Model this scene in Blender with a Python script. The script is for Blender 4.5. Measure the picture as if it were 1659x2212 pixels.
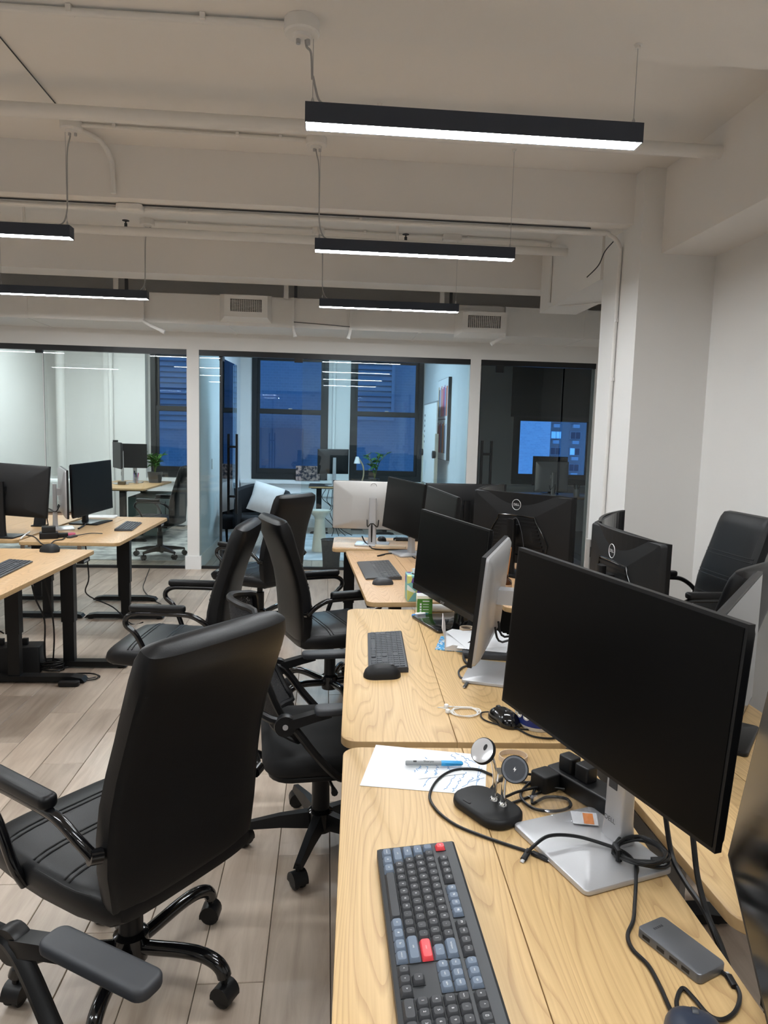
import bpy, math, random
from mathutils import Vector, Matrix
random.seed(7)
for o in list(bpy.data.objects): bpy.data.objects.remove(o, do_unlink=True)
scene = bpy.context.scene
COL = scene.collection
PI = math.pi
R = math.radians

# ------------------------------------------------------------------ camera
CAM = Vector((0.0, 0.0, 1.54)); FPX = 1530.0
YAW, PITCH, ROLL = R(4.76), R(6.35), R(1.49)
cF = Vector((math.sin(YAW)*math.cos(PITCH), math.cos(YAW)*math.cos(PITCH), -math.sin(PITCH)))
r0 = Vector((math.cos(YAW), -math.sin(YAW), 0)); u0 = r0.cross(cF)
cR = r0*math.cos(ROLL)+u0*math.sin(ROLL); cU = u0*math.cos(ROLL)-r0*math.sin(ROLL)
cam = bpy.data.cameras.new('camera'); camo = bpy.data.objects.new('camera', cam); COL.objects.link(camo)
m = Matrix((cR, cU, -cF)).transposed().to_4x4(); m.translation = CAM; camo.matrix_world = m
cam.sensor_fit = 'VERTICAL'; cam.sensor_height = 36.0; cam.lens = FPX/2212*36.0
cam.clip_start = 0.05; cam.clip_end = 200
scene.camera = camo

# ------------------------------------------------------------------ world: dusk sky, even and blue
wd = bpy.data.worlds.new('dusk'); scene.world = wd; wd.use_nodes = True
bg = wd.node_tree.nodes['Background']; bg.inputs[0].default_value = (.095, .36, 1.0, 1); bg.inputs[1].default_value = 0.42
# ------------------------------------------------------------------ exposure and lamp levels
vs = scene.view_settings
vs.view_transform = 'Standard'; vs.look = 'None'; vs.exposure = 1.34; vs.gamma = 1.0; vs.use_curve_mapping = False
LAMP_W = 40.0           # radiance of the pendant diffusers
OFFICE_W = 12.0          # radiance of the ceiling panels in the two lit offices

# ------------------------------------------------------------------ measuring helper: point of a height / depth plane
def at(x, y, z=None, Y=None, X=None):
    d = cF+cR*((x-829.5)/FPX)-cU*((y-1106)/FPX)
    if z is not None: k = (z-CAM.z)/d.z
    elif Y is not None: k = (Y-CAM.y)/d.y
    else: k = (X-CAM.x)/d.x
    return CAM+d*k

# ------------------------------------------------------------------ materials
MATS = {}
def mat(name, col, rough=.5, metal=0.0, var=.06, scale=20, bump=0.0, spec=.5, coat=0.0, emit=None, es=0):
    if name in MATS: return MATS[name]
    m = bpy.data.materials.new(name); m.use_nodes = True; nt = m.node_tree; b = nt.nodes['Principled BSDF']
    b.inputs['Roughness'].default_value = rough; b.inputs['Metallic'].default_value = metal
    b.inputs['Specular IOR Level'].default_value = spec; b.inputs['Coat Weight'].default_value = coat
    tc = nt.nodes.new('ShaderNodeTexCoord'); nz = nt.nodes.new('ShaderNodeTexNoise'); nz.inputs['Scale'].default_value = scale
    nt.links.new(tc.outputs['Object'], nz.inputs['Vector'])
    mx = nt.nodes.new('ShaderNodeMix'); mx.data_type = 'RGBA'
    c = Vector(col[:3])
    mx.inputs[6].default_value = (*(c*(1-var)), 1); mx.inputs[7].default_value = (*(c*(1+var)), 1)
    nt.links.new(nz.outputs['Fac'], mx.inputs[0]); nt.links.new(mx.outputs[2], b.inputs['Base Color'])
    if bump:
        bp = nt.nodes.new('ShaderNodeBump'); bp.inputs['Strength'].default_value = bump; bp.inputs['Distance'].default_value = .004
        nz2 = nt.nodes.new('ShaderNodeTexNoise'); nz2.inputs['Scale'].default_value = scale*12; nt.links.new(tc.outputs['Object'], nz2.inputs['Vector'])
        nt.links.new(nz2.outputs['Fac'], bp.inputs['Height']); nt.links.new(bp.outputs['Normal'], b.inputs['Normal'])
    if emit:
        b.inputs['Emission Color'].default_value = (*emit, 1); b.inputs['Emission Strength'].default_value = es
    MATS[name] = m; return m

def wood(name, c1, c2, rough=.42, gs=1.0, seed=0.0):
    m = bpy.data.materials.new(name); m.use_nodes = True; nt = m.node_tree; b = nt.nodes['Principled BSDF']; L = nt.links.new
    b.inputs['Roughness'].default_value = rough
    tc = nt.nodes.new('ShaderNodeTexCoord'); mp = nt.nodes.new('ShaderNodeMapping'); mp.inputs['Scale'].default_value = (6*gs, .62*gs, 6*gs); mp.inputs['Location'].default_value = (seed, seed*.7, 0)
    L(tc.outputs['Object'], mp.inputs['Vector'])
    n1 = nt.nodes.new('ShaderNodeTexNoise'); n1.inputs['Scale'].default_value = .9; n1.inputs['Detail'].default_value = 1.5; L(mp.outputs[0], n1.inputs['Vector'])
    ml = nt.nodes.new('ShaderNodeMath'); ml.operation = 'MULTIPLY'; ml.inputs[1].default_value = 46.0; L(n1.outputs['Fac'], ml.inputs[0])
    sn = nt.nodes.new('ShaderNodeMath'); sn.operation = 'FRACT'; L(ml.outputs[0], sn.inputs[0])
    mp2 = nt.nodes.new('ShaderNodeMapping'); mp2.inputs['Scale'].default_value = (220*gs, 5*gs, 60); L(tc.outputs['Object'], mp2.inputs['Vector'])
    n2 = nt.nodes.new('ShaderNodeTexNoise'); n2.inputs['Scale'].default_value = 1.0; n2.inputs['Detail'].default_value = 3; L(mp2.outputs[0], n2.inputs['Vector'])
    rp = nt.nodes.new('ShaderNodeValToRGB'); e = rp.color_ramp.elements
    e[0].position = 0; e[0].color = (.22, .22, .22, 1); e[1].position = 1; e[1].color = (.60, .60, .60, 1)
    q = rp.color_ramp.elements.new(.3); q.color = (.82, .82, .82, 1); L(sn.outputs[0], rp.inputs[0])
    a = nt.nodes.new('ShaderNodeMath'); a.operation = 'MULTIPLY_ADD'; a.inputs[1].default_value = .72; L(rp.outputs[0], a.inputs[0])
    s2 = nt.nodes.new('ShaderNodeMath'); s2.operation = 'MULTIPLY'; s2.inputs[1].default_value = .55; L(n2.outputs['Fac'], s2.inputs[0]); L(s2.outputs[0], a.inputs[2])
    mx = nt.nodes.new('ShaderNodeMix'); mx.data_type = 'RGBA'; mx.inputs[6].default_value = (*c1, 1); mx.inputs[7].default_value = (*c2, 1)
    L(a.outputs[0], mx.inputs[0]); L(mx.outputs[2], b.inputs['Base Color'])
    bp = nt.nodes.new('ShaderNodeBump'); bp.inputs['Strength'].default_value = .06; bp.inputs['Distance'].default_value = .002; L(n2.outputs['Fac'], bp.inputs['Height']); L(bp.outputs['Normal'], b.inputs['Normal'])
    MATS[name] = m; return m

def plank_mat():
    m = bpy.data.materials.new('floor_plank'); m.use_nodes = True; nt = m.node_tree; b = nt.nodes['Principled BSDF']; L = nt.links.new
    b.inputs['Roughness'].default_value = .36
    oi = nt.nodes.new('ShaderNodeObjectInfo'); tc = nt.nodes.new('ShaderNodeTexCoord')
    of = nt.nodes.new('ShaderNodeVectorMath'); of.operation = 'SCALE'; of.inputs['Scale'].default_value = 31.0
    cx = nt.nodes.new('ShaderNodeCombineXYZ'); L(oi.outputs['Random'], cx.inputs[0]); L(oi.outputs['Random'], cx.inputs[1]); L(cx.outputs[0], of.inputs[0])
    ad = nt.nodes.new('ShaderNodeVectorMath'); ad.operation = 'ADD'; L(tc.outputs['Object'], ad.inputs[0]); L(of.outputs[0], ad.inputs[1])
    mp = nt.nodes.new('ShaderNodeMapping'); mp.inputs['Scale'].default_value = (14, 1.6, 1); L(ad.outputs[0], mp.inputs['Vector'])
    n1 = nt.nodes.new('ShaderNodeTexNoise'); n1.inputs['Scale'].default_value = 1.3; n1.inputs['Detail'].default_value = 6; n1.inputs['Roughness'].default_value = .6; n1.inputs['Distortion'].default_value = .6; L(mp.outputs[0], n1.inputs['Vector'])
    rp = nt.nodes.new('ShaderNodeValToRGB'); e = rp.color_ramp.elements
    e[0].position = .3; e[0].color = (.36, .275, .205, 1); e[1].position = .7; e[1].color = (.54, .44, .345, 1); L(n1.outputs['Fac'], rp.inputs[0])
    hs = nt.nodes.new('ShaderNodeHueSaturation'); mr = nt.nodes.new('ShaderNodeMapRange'); mr.inputs[3].default_value = .82; mr.inputs[4].default_value = 1.14
    L(oi.outputs['Random'], mr.inputs[0]); L(mr.outputs[0], hs.inputs['Value']); hs.inputs['Saturation'].default_value = .92; L(rp.outputs[0], hs.inputs['Color']); L(hs.outputs[0], b.inputs['Base Color'])
    bp = nt.nodes.new('ShaderNodeBump'); bp.inputs['Strength'].default_value = .08; bp.inputs['Distance'].default_value = .002; L(n1.outputs['Fac'], bp.inputs['Height']); L(bp.outputs['Normal'], b.inputs['Normal'])
    return m

def glass_mat(name, tint=(.93, .97, .96), f=.09, ior=1.35):
    m = bpy.data.materials.new(name); m.use_nodes = True; nt = m.node_tree; L = nt.links.new
    for n in list(nt.nodes):
        if n.type == 'BSDF_PRINCIPLED': nt.nodes.remove(n)
    out = [n for n in nt.nodes if n.type == 'OUTPUT_MATERIAL'][0]
    tr = nt.nodes.new('ShaderNodeBsdfTransparent'); tr.inputs[0].default_value = (*tint, 1)
    gl = nt.nodes.new('ShaderNodeBsdfGlossy'); gl.inputs['Roughness'].default_value = .01; gl.inputs['Color'].default_value = (.9, .95, 1, 1)
    lw = nt.nodes.new('ShaderNodeFresnel'); lw.inputs['IOR'].default_value = ior
    mu = nt.nodes.new('ShaderNodeMath'); mu.operation = 'MULTIPLY_ADD'; mu.inputs[1].default_value = 1.0; mu.inputs[2].default_value = f*.2; L(lw.outputs[0], mu.inputs[0])
    mx = nt.nodes.new('ShaderNodeMixShader'); L(tr.outputs[0], mx.inputs[1]); L(gl.outputs[0], mx.inputs[2])
    if ior < 1.2: mx.inputs[0].default_value = f; gl.inputs['Roughness'].default_value = .12
    else: L(mu.outputs[0], mx.inputs[0])
    L(mx.outputs[0], out.inputs[0])
    MATS[name] = m; return m

def emis(name, col, s):
    m = bpy.data.materials.new(name); m.use_nodes = True; nt = m.node_tree; b = nt.nodes['Principled BSDF']
    b.inputs['Base Color'].default_value = (.9, .9, .9, 1); b.inputs['Emission Color'].default_value = (*col, 1); b.inputs['Emission Strength'].default_value = s
    MATS[name] = m; return m

paint = mat('wall_paint', (.80, .785, .76), .6, var=.015, scale=3, bump=.02)
paintc = mat('ceiling_paint', (.83, .80, .765), .65, var=.02, scale=3, bump=.02)
paintp = mat('pipe_paint', (.80, .78, .75), .45, var=.02)
trimw = mat('white_trim', (.84, .84, .83), .4, var=.01)
blk = mat('black_plastic', (.005, .005, .0056), .42, var=.15, spec=.35)
blkm = mat('black_matte', (.006, .0062, .0068), .55, var=.15, spec=.35)
blks = mat('black_metal', (.0045, .0048, .0052), .42, var=.1, spec=.3)
gloss = mat('black_gloss', (.004, .004, .0046), .14, var=.05, coat=.3)
leather = mat('black_leather', (.0045, .0046, .0052), .40, var=.15, scale=30, bump=.07, spec=.30)
seam = mat('leather_seam', (.006, .006, .007), .6)
fabric = mat('black_fabric', (.005, .005, .0055), .85, var=.2, scale=120, bump=.4)
silver = mat('silver_plastic', (.50, .50, .51), .38, metal=.55, var=.03)
silverw = mat('silver_back', (.46, .45, .435), .42, metal=.35, var=.02)
chrome = mat('chrome', (.8, .8, .8), .08, metal=1.0, var=.02)
screenm = mat('screen_black', (.0012, .0012, .0013), .38, var=.05, spec=.14)
screeng = mat('screen_glossy', (.003, .0032, .0036), .14, var=.05, spec=.45)
dgrey = mat('dark_grey_plastic', (.035, .037, .042), .5, var=.08)
keyd = mat('keycap_dark', (.040, .041, .045), .6, var=.05)
keyb = mat('keycap_blue_grey', (.135, .17, .225), .6, var=.04)
keyr = mat('keycap_red', (.78, .055, .065), .45, var=.04)
white = mat('white_plastic', (.82, .82, .81), .35, var=.02)
paper = mat('paper_white', (.74, .75, .77), .8, var=.01)
inkb = mat('blue_ink', (.02, .25, .55), .7)
inkd = mat('dark_ink', (.02, .02, .02), .7)
legend = mat('legend_white', (.75, .75, .75), .6)
oak1 = wood('oak_top', (.28, .15, .053), (.64, .435, .205), seed=1.3)
oak2 = wood('oak_top_warm', (.31, .165, .075), (.60, .385, .205), seed=5.1)
oak3 = wood('oak_top_left', (.30, .165, .07), (.62, .40, .20), seed=9.4)
edgew = mat('oak_edge', (.43, .28, .13), .5, var=.12, scale=40)
plank = plank_mat()
glassm = glass_mat('partition_glass')
glassw = glass_mat('window_glass', (.95, .97, 1.0), .05)
greyp = mat('grey_panel', (.16, .155, .15), .5)
lampd = emis('lamp_diffuser', (.93, .97, 1.0), LAMP_W)
offl = emis('office_light_panel', (.88, .96, 1.0), OFFICE_W)
offb = emis('office_light_panel_cool', (.55, .80, 1.0), OFFICE_W)

# ------------------------------------------------------------------ mesh builder
def rrect(w, h, r, n=5, cx=0, cy=0):
    r = max(min(r, w/2-1e-5, h/2-1e-5), 1e-5); out = []
    for (sx, sy, a0) in ((1, 1, 0), (-1, 1, 90), (-1, -1, 180), (1, -1, 270)):
        for i in range(n+1):
            a = R(a0+90*i/n); out.append((cx+sx*(w/2-r)+r*math.cos(a), cy+sy*(h/2-r)+r*math.sin(a)))
    return out
def smooth(pts, n=6, closed=False):
    P = [Vector(p) for p in pts]; out = []; N = len(P)
    for i in range(N if closed else N-1):
        if closed: a, b, c, d = P[(i-1) % N], P[i], P[(i+1) % N], P[(i+2) % N]
        else: a, b, c, d = P[max(i-1, 0)], P[i], P[i+1], P[min(i+2, N-1)]
        for k in range(n):
            t = k/n; out.append(.5*((2*b)+(c-a)*t+(2*a-5*b+4*c-d)*t*t+(3*b-a-3*c+d)*t**3))
    if not closed: out.append(P[-1])
    return out
class MB:
    def __init__(s): s.v = []; s.f = []
    def add(s, vs, fs):
        k = len(s.v); s.v += [Vector(v) for v in vs]; s.f += [tuple(i+k for i in f) for f in fs]; return s
    def box(s, x0, y0, z0, x1, y1, z1):
        return s.add([(x0,y0,z0),(x1,y0,z0),(x1,y1,z0),(x0,y1,z0),(x0,y0,z1),(x1,y0,z1),(x1,y1,z1),(x0,y1,z1)],
                     [(0,3,2,1),(4,5,6,7),(0,1,5,4),(1,2,6,5),(2,3,7,6),(3,0,4,7)])
    def cbox(s, c, sx, sy, sz, rz=0):
        k = len(s.v); s.box(-sx/2,-sy/2,-sz/2,sx/2,sy/2,sz/2); return s.xf(Matrix.Translation(Vector(c)) @ Matrix.Rotation(rz, 4, 'Z'), k)
    def xf(s, M, k=0):
        for i in range(k, len(s.v)): s.v[i] = M @ s.v[i]
        return s
    def loft(s, rings, cap0=True, cap1=True, closed=True):
        n = len(rings[0]); vs = [p for r in rings for p in r]; fs = []
        for j in range(len(rings)-1):
            for i in range(n if closed else n-1):
                a, b = j*n+i, j*n+(i+1) % n; fs.append((a, b, b+n, a+n))
        if cap0: fs.append(tuple(reversed(range(n))))
        if cap1: fs.append(tuple(range((len(rings)-1)*n, len(rings)*n)))
        return s.add(vs, fs)
    def prism(s, out, z0, z1, ch=0.0):
        if ch <= 0: return s.loft([[(x,y,z0) for x,y in out], [(x,y,z1) for x,y in out]])
        cx = sum(p[0] for p in out)/len(out); cy = sum(p[1] for p in out)/len(out)
        w = max(p[0] for p in out)-min(p[0] for p in out); h = max(p[1] for p in out)-min(p[1] for p in out)
        def ins(d): return [(cx+(x-cx)*(1-2*d/w), cy+(y-cy)*(1-2*d/h)) for x, y in out]
        return s.loft([[(x,y,z0) for x,y in ins(ch)], [(x,y,z0+ch) for x,y in out], [(x,y,z1-ch) for x,y in out], [(x,y,z1-ch*.35) for x,y in ins(ch*.3)], [(x,y,z1) for x,y in ins(ch)]])
    def soft(s, w, d, h, r, e, n=4, zb=0):
        """rounded box, w x d, height h from zb, corner radius r, edge rounding e"""
        rings = []
        for i in range(n+1):
            a = PI/2*i/n; q = e*(1-math.sin(a)); rings.append([(x, y, zb+e-e*math.cos(a)) for x, y in rrect(w-2*q, d-2*q, max(r-q, .001))])
        for i in range(n+1):
            a = PI/2*i/n; q = e*(1-math.cos(a)); rings.append([(x, y, zb+h-e+e*math.sin(a)) for x, y in rrect(w-2*q, d-2*q, max(r-q, .001))])
        return s.loft(rings)
    def tube(s, pts, r, n=8, closed=False, sq=1.0):
        P = [Vector(p) for p in pts]; N = len(P)
        if N < 2: return s
        T = []
        for i in range(N):
            if closed: t = P[(i+1) % N]-P[(i-1) % N]
            else: t = P[min(i+1, N-1)]-P[max(i-1, 0)]
            T.append(t.normalized() if t.length > 1e-9 else Vector((0, 0, 1)))
        up = Vector((0, 0, 1)) if abs(T[0].z) < .9 else Vector((1, 0, 0))
        nv = (up-T[0]*up.dot(T[0])).normalized(); rings = []
        for i in range(N):
            nv = nv-T[i]*nv.dot(T[i]); nv = nv.normalized() if nv.length > 1e-6 else T[i].orthogonal().normalized()
            b = T[i].cross(nv); rr = r[i] if isinstance(r, (list, tuple)) else r
            rings.append([P[i]+nv*(rr*sq*math.sin(2*PI*k/n))+b*(rr*math.cos(2*PI*k/n)) for k in range(n)])
        if closed: rings.append(rings[0]); return s.loft(rings, False, False)
        return s.loft(rings)
    def lathe(s, prof, n=20, c=(0, 0, 0)):
        c = Vector(c); return s.loft([[c+Vector((r*math.cos(2*PI*k/n), r*math.sin(2*PI*k/n), z)) for k in range(n)] for r, z in prof])
    def cyl(s, a, b, r, n=14): return s.tube([a, b], r, n)
    def build(s, name, m, parent=None, sharp=38, flat=False):
        me = bpy.data.meshes.new(name); me.from_pydata([tuple(v) for v in s.v], [], s.f); me.update()
        if not flat:
            me.polygons.foreach_set('use_smooth', [True]*len(me.polygons)); me.set_sharp_from_angle(angle=R(sharp))
        me.materials.append(m)
        o = bpy.data.objects.new(name, me); COL.objects.link(o)
        if parent is not None: o.parent = parent
        return o
def pad(path, widths, thick, nseg=20, p=3.2):
    """cushion: rings of superellipse around a path of (y,z), widths along x, thickness along the path normal"""
    mb = MB(); rings = []; N = len(path)
    for i in range(N):
        a = path[max(i-1, 0)]; b = path[min(i+1, N-1)]; t = Vector((0, b[0]-a[0], b[1]-a[1])).normalized(); n = Vector((0, -t.z, t.y)); ring = []
        for k in range(nseg):
            an = 2*PI*k/nseg; ca, sa = math.cos(an), math.sin(an)
            ex = math.copysign(abs(ca)**(2/p), ca); ey = math.copysign(abs(sa)**(2/p), sa)
            ring.append(Vector((ex*widths[i]/2, path[i][0], path[i][1]))+n*(ey*thick[i]/2))
        rings.append(ring)
    return mb.loft(rings)

# ------------------------------------------------------------------ naming
def tag(o, label, cat=None, group=None, kind=None):
    o['label'] = label
    if cat: o['category'] = cat
    if group: o['group'] = group
    if kind: o['kind'] = kind
    return o
def thing(name, label, cat, loc=(0, 0, 0), rz=0.0, group=None):
    o = bpy.data.objects.new(name, None); COL.objects.link(o); o.empty_display_size = .1
    o.location = loc; o.rotation_euler = (0, 0, rz); return tag(o, label, cat, group)
def struct(name, mb, m, label, cat='structure', **k): return tag(mb.build(name, m, **k), label, cat, kind='structure')
def copy_tree(o, parent=None):
    c = o.copy(); COL.objects.link(c); c.parent = parent
    for ch in list(o.children): copy_tree(ch, c)
    return c
FONTC = {}
def text_mb(s, size, depth=.0004, bold=False):
    """letters as an MB lying in the xy plane, centred"""
    key = (s,)
    if key not in FONTC:
        cu = bpy.data.curves.new('t', 'FONT'); cu.body = s; cu.size = 1.0; cu.resolution_u = 3; cu.align_x = 'CENTER'; cu.align_y = 'CENTER'
        ob = bpy.data.objects.new('t', cu); COL.objects.link(ob)
        me = bpy.data.meshes.new_from_object(ob)
        FONTC[key] = ([v.co.copy() for v in me.vertices], [tuple(p.vertices) for p in me.polygons])
        bpy.data.objects.remove(ob, do_unlink=True); bpy.data.meshes.remove(me); bpy.data.curves.remove(cu)
    vs, fs = FONTC[key]; mb = MB(); mb.add([v*size for v in vs], fs); return mb
def cable(label, pts, r=.003, m=None, n=7, name='cable', group=None, sm=6, plug=None):
    """a cord; with a plug it becomes a thing with parts"""
    if plug:
        o = thing(name, label, 'cable', pts[0], 0, group); k = Vector(pts[0])
        MB().tube([Vector(p)-k for p in smooth(pts, sm)], r, n).build('cord', m or blk, o)
        for (a, b, w, h, tip) in plug:
            a, b = Vector(a)-k, Vector(b)-k; d = (b-a).normalized()
            MB().tube([a, b], w, 8, sq=h).build('connector', m or blk, o)
            if tip: MB().tube([b, b+d*.007], w*.62, 8, sq=h*.6).build('metal_tip', silver, o)
        return o
    return tag(MB().tube(smooth(pts, sm), r, n).build(name, m or blk), label, 'cable', group)

# ================================================================== THE SETTING
GY = 7.82                                   # glass office fronts
def bx(*a): return MB().box(*a)
floor = struct('floor', bx(-6, -3, -.12, 3.4, 11.5, -.013), mat('subfloor', (.10, .085, .07), .8), 'light grey-brown oak plank floor of the office', 'floor')
pw, pl = .187, 1.22
def plank_mesh(w, l):
    g = .0012; c = .0016; mb = MB()
    return mb.loft([[(-w/2+g, -l/2+g, -.0125), (w/2-g, -l/2+g, -.0125), (w/2-g, l/2-g, -.0125), (-w/2+g, l/2-g, -.0125)],
                    [(-w/2+g, -l/2+g, -c), (w/2-g, -l/2+g, -c), (w/2-g, l/2-g, -c), (-w/2+g, l/2-g, -c)],
                    [(-w/2+g+c, -l/2+g+c, 0), (w/2-g-c, -l/2+g+c, 0), (w/2-g-c, l/2-g-c, 0), (-w/2+g+c, l/2-g-c, 0)]])
pk0 = plank_mesh(pw, pl).build('plank', plank, floor, flat=True); pkm = pk0.data; first = True
rest = MB(); base = plank_mesh(pw, pl); cand = []
col = 0; x = .037+pw/2-pw*24
while x < 3.3:
    off = (col*7 % 5)*.25+(.13 if col % 2 else 0); y = -1.6+off-.6
    while y < 11.4:
        cand.append((x, y)); y += pl
    x += pw; col += 1
def seen(x, y):
    for dy in (-.5, 0, .5):
        d = Vector((x, y+dy, 0))-CAM; z = d.dot(cF)
        if z > .2 and abs(d.dot(cR)/z*FPX) < 900 and abs(d.dot(cU)/z*FPX) < 1180: return True
    return False
near = [c for c in cand if c[1] < GY+.3 and seen(*c)]
near.sort(key=lambda c: c[1]); near = set(near[:290])
for c in cand:
    if c in near:
        if first: o = pk0; first = False
        else: o = bpy.data.objects.new('plank', pkm); COL.objects.link(o); o.parent = floor
        o.location = (c[0], c[1], 0)
    elif c[1] > -1:
        k = len(rest.v); rest.add(base.v, base.f); rest.xf(Matrix.Translation((c[0], c[1], 0)), k)
o = rest.build('plank_field', plank, floor, flat=True); o['kind'] = 'stuff'

ceiling = struct('ceiling', bx(-6, -3, 3.27, 3.4, GY+.1, 3.4), paintc, 'white painted office ceiling between the beams', 'ceiling')
struct('trim_1', bx(-6, 1.1, 2.962, 2.14, 2.76, 3.27), paintc, 'nearest painted ceiling beam, carrying the first lamp box', 'beam')
struct('trim_2', bx(-6, 1.1, 2.925, 2.14, 2.44, 2.962), paintc, 'lower step under the nearest ceiling beam', 'beam')
struct('trim_3', bx(-6, 4.72, 2.955, 2.0, 5.02, 3.27), paintc, 'deep painted ceiling beam ending at the column', 'beam')
struct('trim_4', bx(-6, 6.70, 2.915, 3.2, 7.0, 3.27), paintc, 'far painted ceiling beam in front of the air duct', 'beam')
struct('trim_5', bx(2.14, -3, 2.74, 2.51, 4.585, 3.27), paintc, 'boxed soffit along the right wall', 'soffit')
struct('trim_6', bx(1.98, 5.21, 2.70, 2.33, 6.70, 3.27), paintc, 'boxed girder behind the column running to the far beam', 'beam')
struct('wall_column', bx(2.0, 4.585, 0, 2.62, 5.21, 3.27), paint, 'square white column with a conduit down its side', 'column')
struct('wall_right', bx(2.51, -3, 0, 2.62, 4.585, 3.27), paint, 'plain white wall on the right behind the black chairs', 'wall')
struct('wall_right_far', bx(3.2, 5.1, 0, 3.3, GY, 3.27), paint, 'white wall piece beyond the column', 'wall')
struct('wall_return', bx(2.62, 5.1, 0, 3.2, 5.21, 3.27), paint, 'short white wall return behind the column', 'wall')
struct('wall_left', bx(-6.1, -3, 0, -6, 11.5, 3.27), paint, 'white wall on the far left', 'wall')
struct('wall_behind', bx(-6, -3.1, 0, 2.62, -3, 3.27), paint, 'white wall behind the viewer', 'wall')
struct('wall_front', bx(-6, GY, 2.372, 3.3, GY+.13, 3.27), paint, 'white wall band above the glass office fronts', 'wall')
# partition posts with their base blocks, and partition walls
for i, (x0, x1, lab) in enumerate(((-1.5, -1.372, 'white partition post left of the open glass door'), (1.565, 1.682, 'white partition post beside the dark office'), (2.985, 3.3, 'white wall end beside the dark office'))):
    struct('wall_post_%d' % (i+1), bx(x0, GY, 0, x1, GY+.13, 2.372), paint, lab, 'post')
struct('baseboard_post', bx(-1.522, GY-.018, 0, -1.352, GY+.15, .145), trimw, 'white base block of the left partition post', 'baseboard')
struct('wall_partition_left', bx(-1.5, GY+.13, 0, -1.372, 11.5, 2.95), mat('wall_cool', (.74, .77, .79), .6, var=.01), 'white partition wall between the two lit offices', 'wall')
struct('baseboard_left', bx(-1.372, GY+.15, 0, -1.352, 11.5, .145), trimw, 'white baseboard in the middle office', 'baseboard')
struct('wall_partition_right', bx(1.565, GY+.13, 0, 1.682, 11.5, 2.95), MATS['wall_cool'], 'white partition wall with the striped picture', 'wall')
struct('wall_office_left', bx(-4.45, GY+.13, 0, -4.33, 11.5, 2.95), paint, 'white left wall of the left office', 'wall')
struct('wall_office_right', bx(5.0, GY, 0, 5.1, 11.5, 2.95), paint, 'right wall of the dark office', 'wall')
struct('floor_right', bx(3.4, 5, -.12, 5.1, 11.5, -.005), MATS['subfloor'], 'floor strip in the dark office', 'floor')
struct('ceiling_offices', bx(-6, GY+.13, 2.95, 5.1, 11.6, 3.05), paint, 'flat ceiling of the glass offices', 'ceiling')
struct('wall_front_right', bx(3.3, GY, 0, 5.1, GY+.13, 3.0), paint, 'front wall of the dark office behind the column', 'wall')
# window wall
WIN = [(-2.76, -1.52), (-1.19, .02), (.37, 1.545), (3.05, 4.42)]
WY = 11.5
xs = [-6.1]+[v for w in WIN for v in w]+[5.1]
ww = MB(); ww.box(-6.1, WY, 0, 5.1, WY+.25, .76); ww.box(-6.1, WY, 2.75, 5.1, WY+.25, 3.05)
for i in range(0, len(xs), 2): ww.box(xs[i], WY, .76, xs[i+1], WY+.25, 2.75)
struct('wall_windows', ww, paint, 'white outer wall with the black sash windows', 'wall')
wfr = mat('window_frame_black', (.012, .0125, .014), .45)
for i, (x0, x1) in enumerate(WIN):
    f = MB(); a = .075
    f.box(x0, WY-.02, .76, x0+a, WY+.12, 2.75); f.box(x1-a, WY-.02, .76, x1, WY+.12, 2.75); f.box(x0+a, WY-.02, .76, x1-a, WY+.12, .85); f.box(x0+a, WY-.02, 2.68, x1-a, WY+.12, 2.75)
    root = struct('window_%d' % (i+1), f, wfr, ['black sash window in the left office, half hidden by the post', 'black sash window behind the tub armchair', 'black sash window behind the white monitor', 'black sash window of the dark office with a half lowered shade'][i], 'window')
    u = MB(); s = .045; X0, X1 = x0+a, x1-a
    u.box(X0, WY+.06, 1.80, X1, WY+.10, 1.86); u.box(X0, WY+.06, 2.64, X1, WY+.10, 2.68); u.box(X0, WY+.06, 1.86, X0+s, WY+.10, 2.64); u.box(X1-s, WY+.06, 1.86, X1, WY+.10, 2.64)
    u.build('upper_sash', wfr, root)
    u = MB(); u.box(X0, WY+.01, 1.81, X1, WY+.05, 1.88); u.box(X0, WY+.01, .85, X1, WY+.05, .93); u.box(X0, WY+.01, .93, X0+s, WY+.05, 1.81); u.box(X1-s, WY+.01, .93, X1, WY+.05, 1.81)
    u.build('lower_sash', wfr, root)
    bx(X0+s, WY+.075, 1.86, X1-s, WY+.083, 2.64).build('pane', glassw, root); bx(X0+s, WY+.025, .93, X1-s, WY+.033, 1.81).build('pane', glassw, root)
    bx((x0+x1)/2-.03, WY-.005, 1.88, (x0+x1)/2+.03, WY+.02, 1.895).build('sash_lock', silver, root)
struct('trim_7', MB().box(-4.33, WY-.16, .70, -1.5, WY, .755).box(-4.33, WY-.10, 0, -1.5, WY, .70), trimw, 'white sill and panel under the left office window', 'sill')
struct('trim_8', MB().box(-1.352, WY-.16, .70, 1.565, WY, .755).box(-1.352, WY-.10, 0, 1.565, WY, .70).box(-1.352, WY-.125, .5, 1.565, WY-.1, .54).box(-1.352, WY-.13, 0, 1.565, WY-.1, .14), trimw, 'white sill and panelling under the middle office windows', 'sill')
struct('trim_9', MB().box(1.682, WY-.16, .68, 5.0, WY, .735).box(1.682, WY-.10, 0, 5.0, WY, .68), trimw, 'white sill under the dark office window', 'sill')
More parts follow.
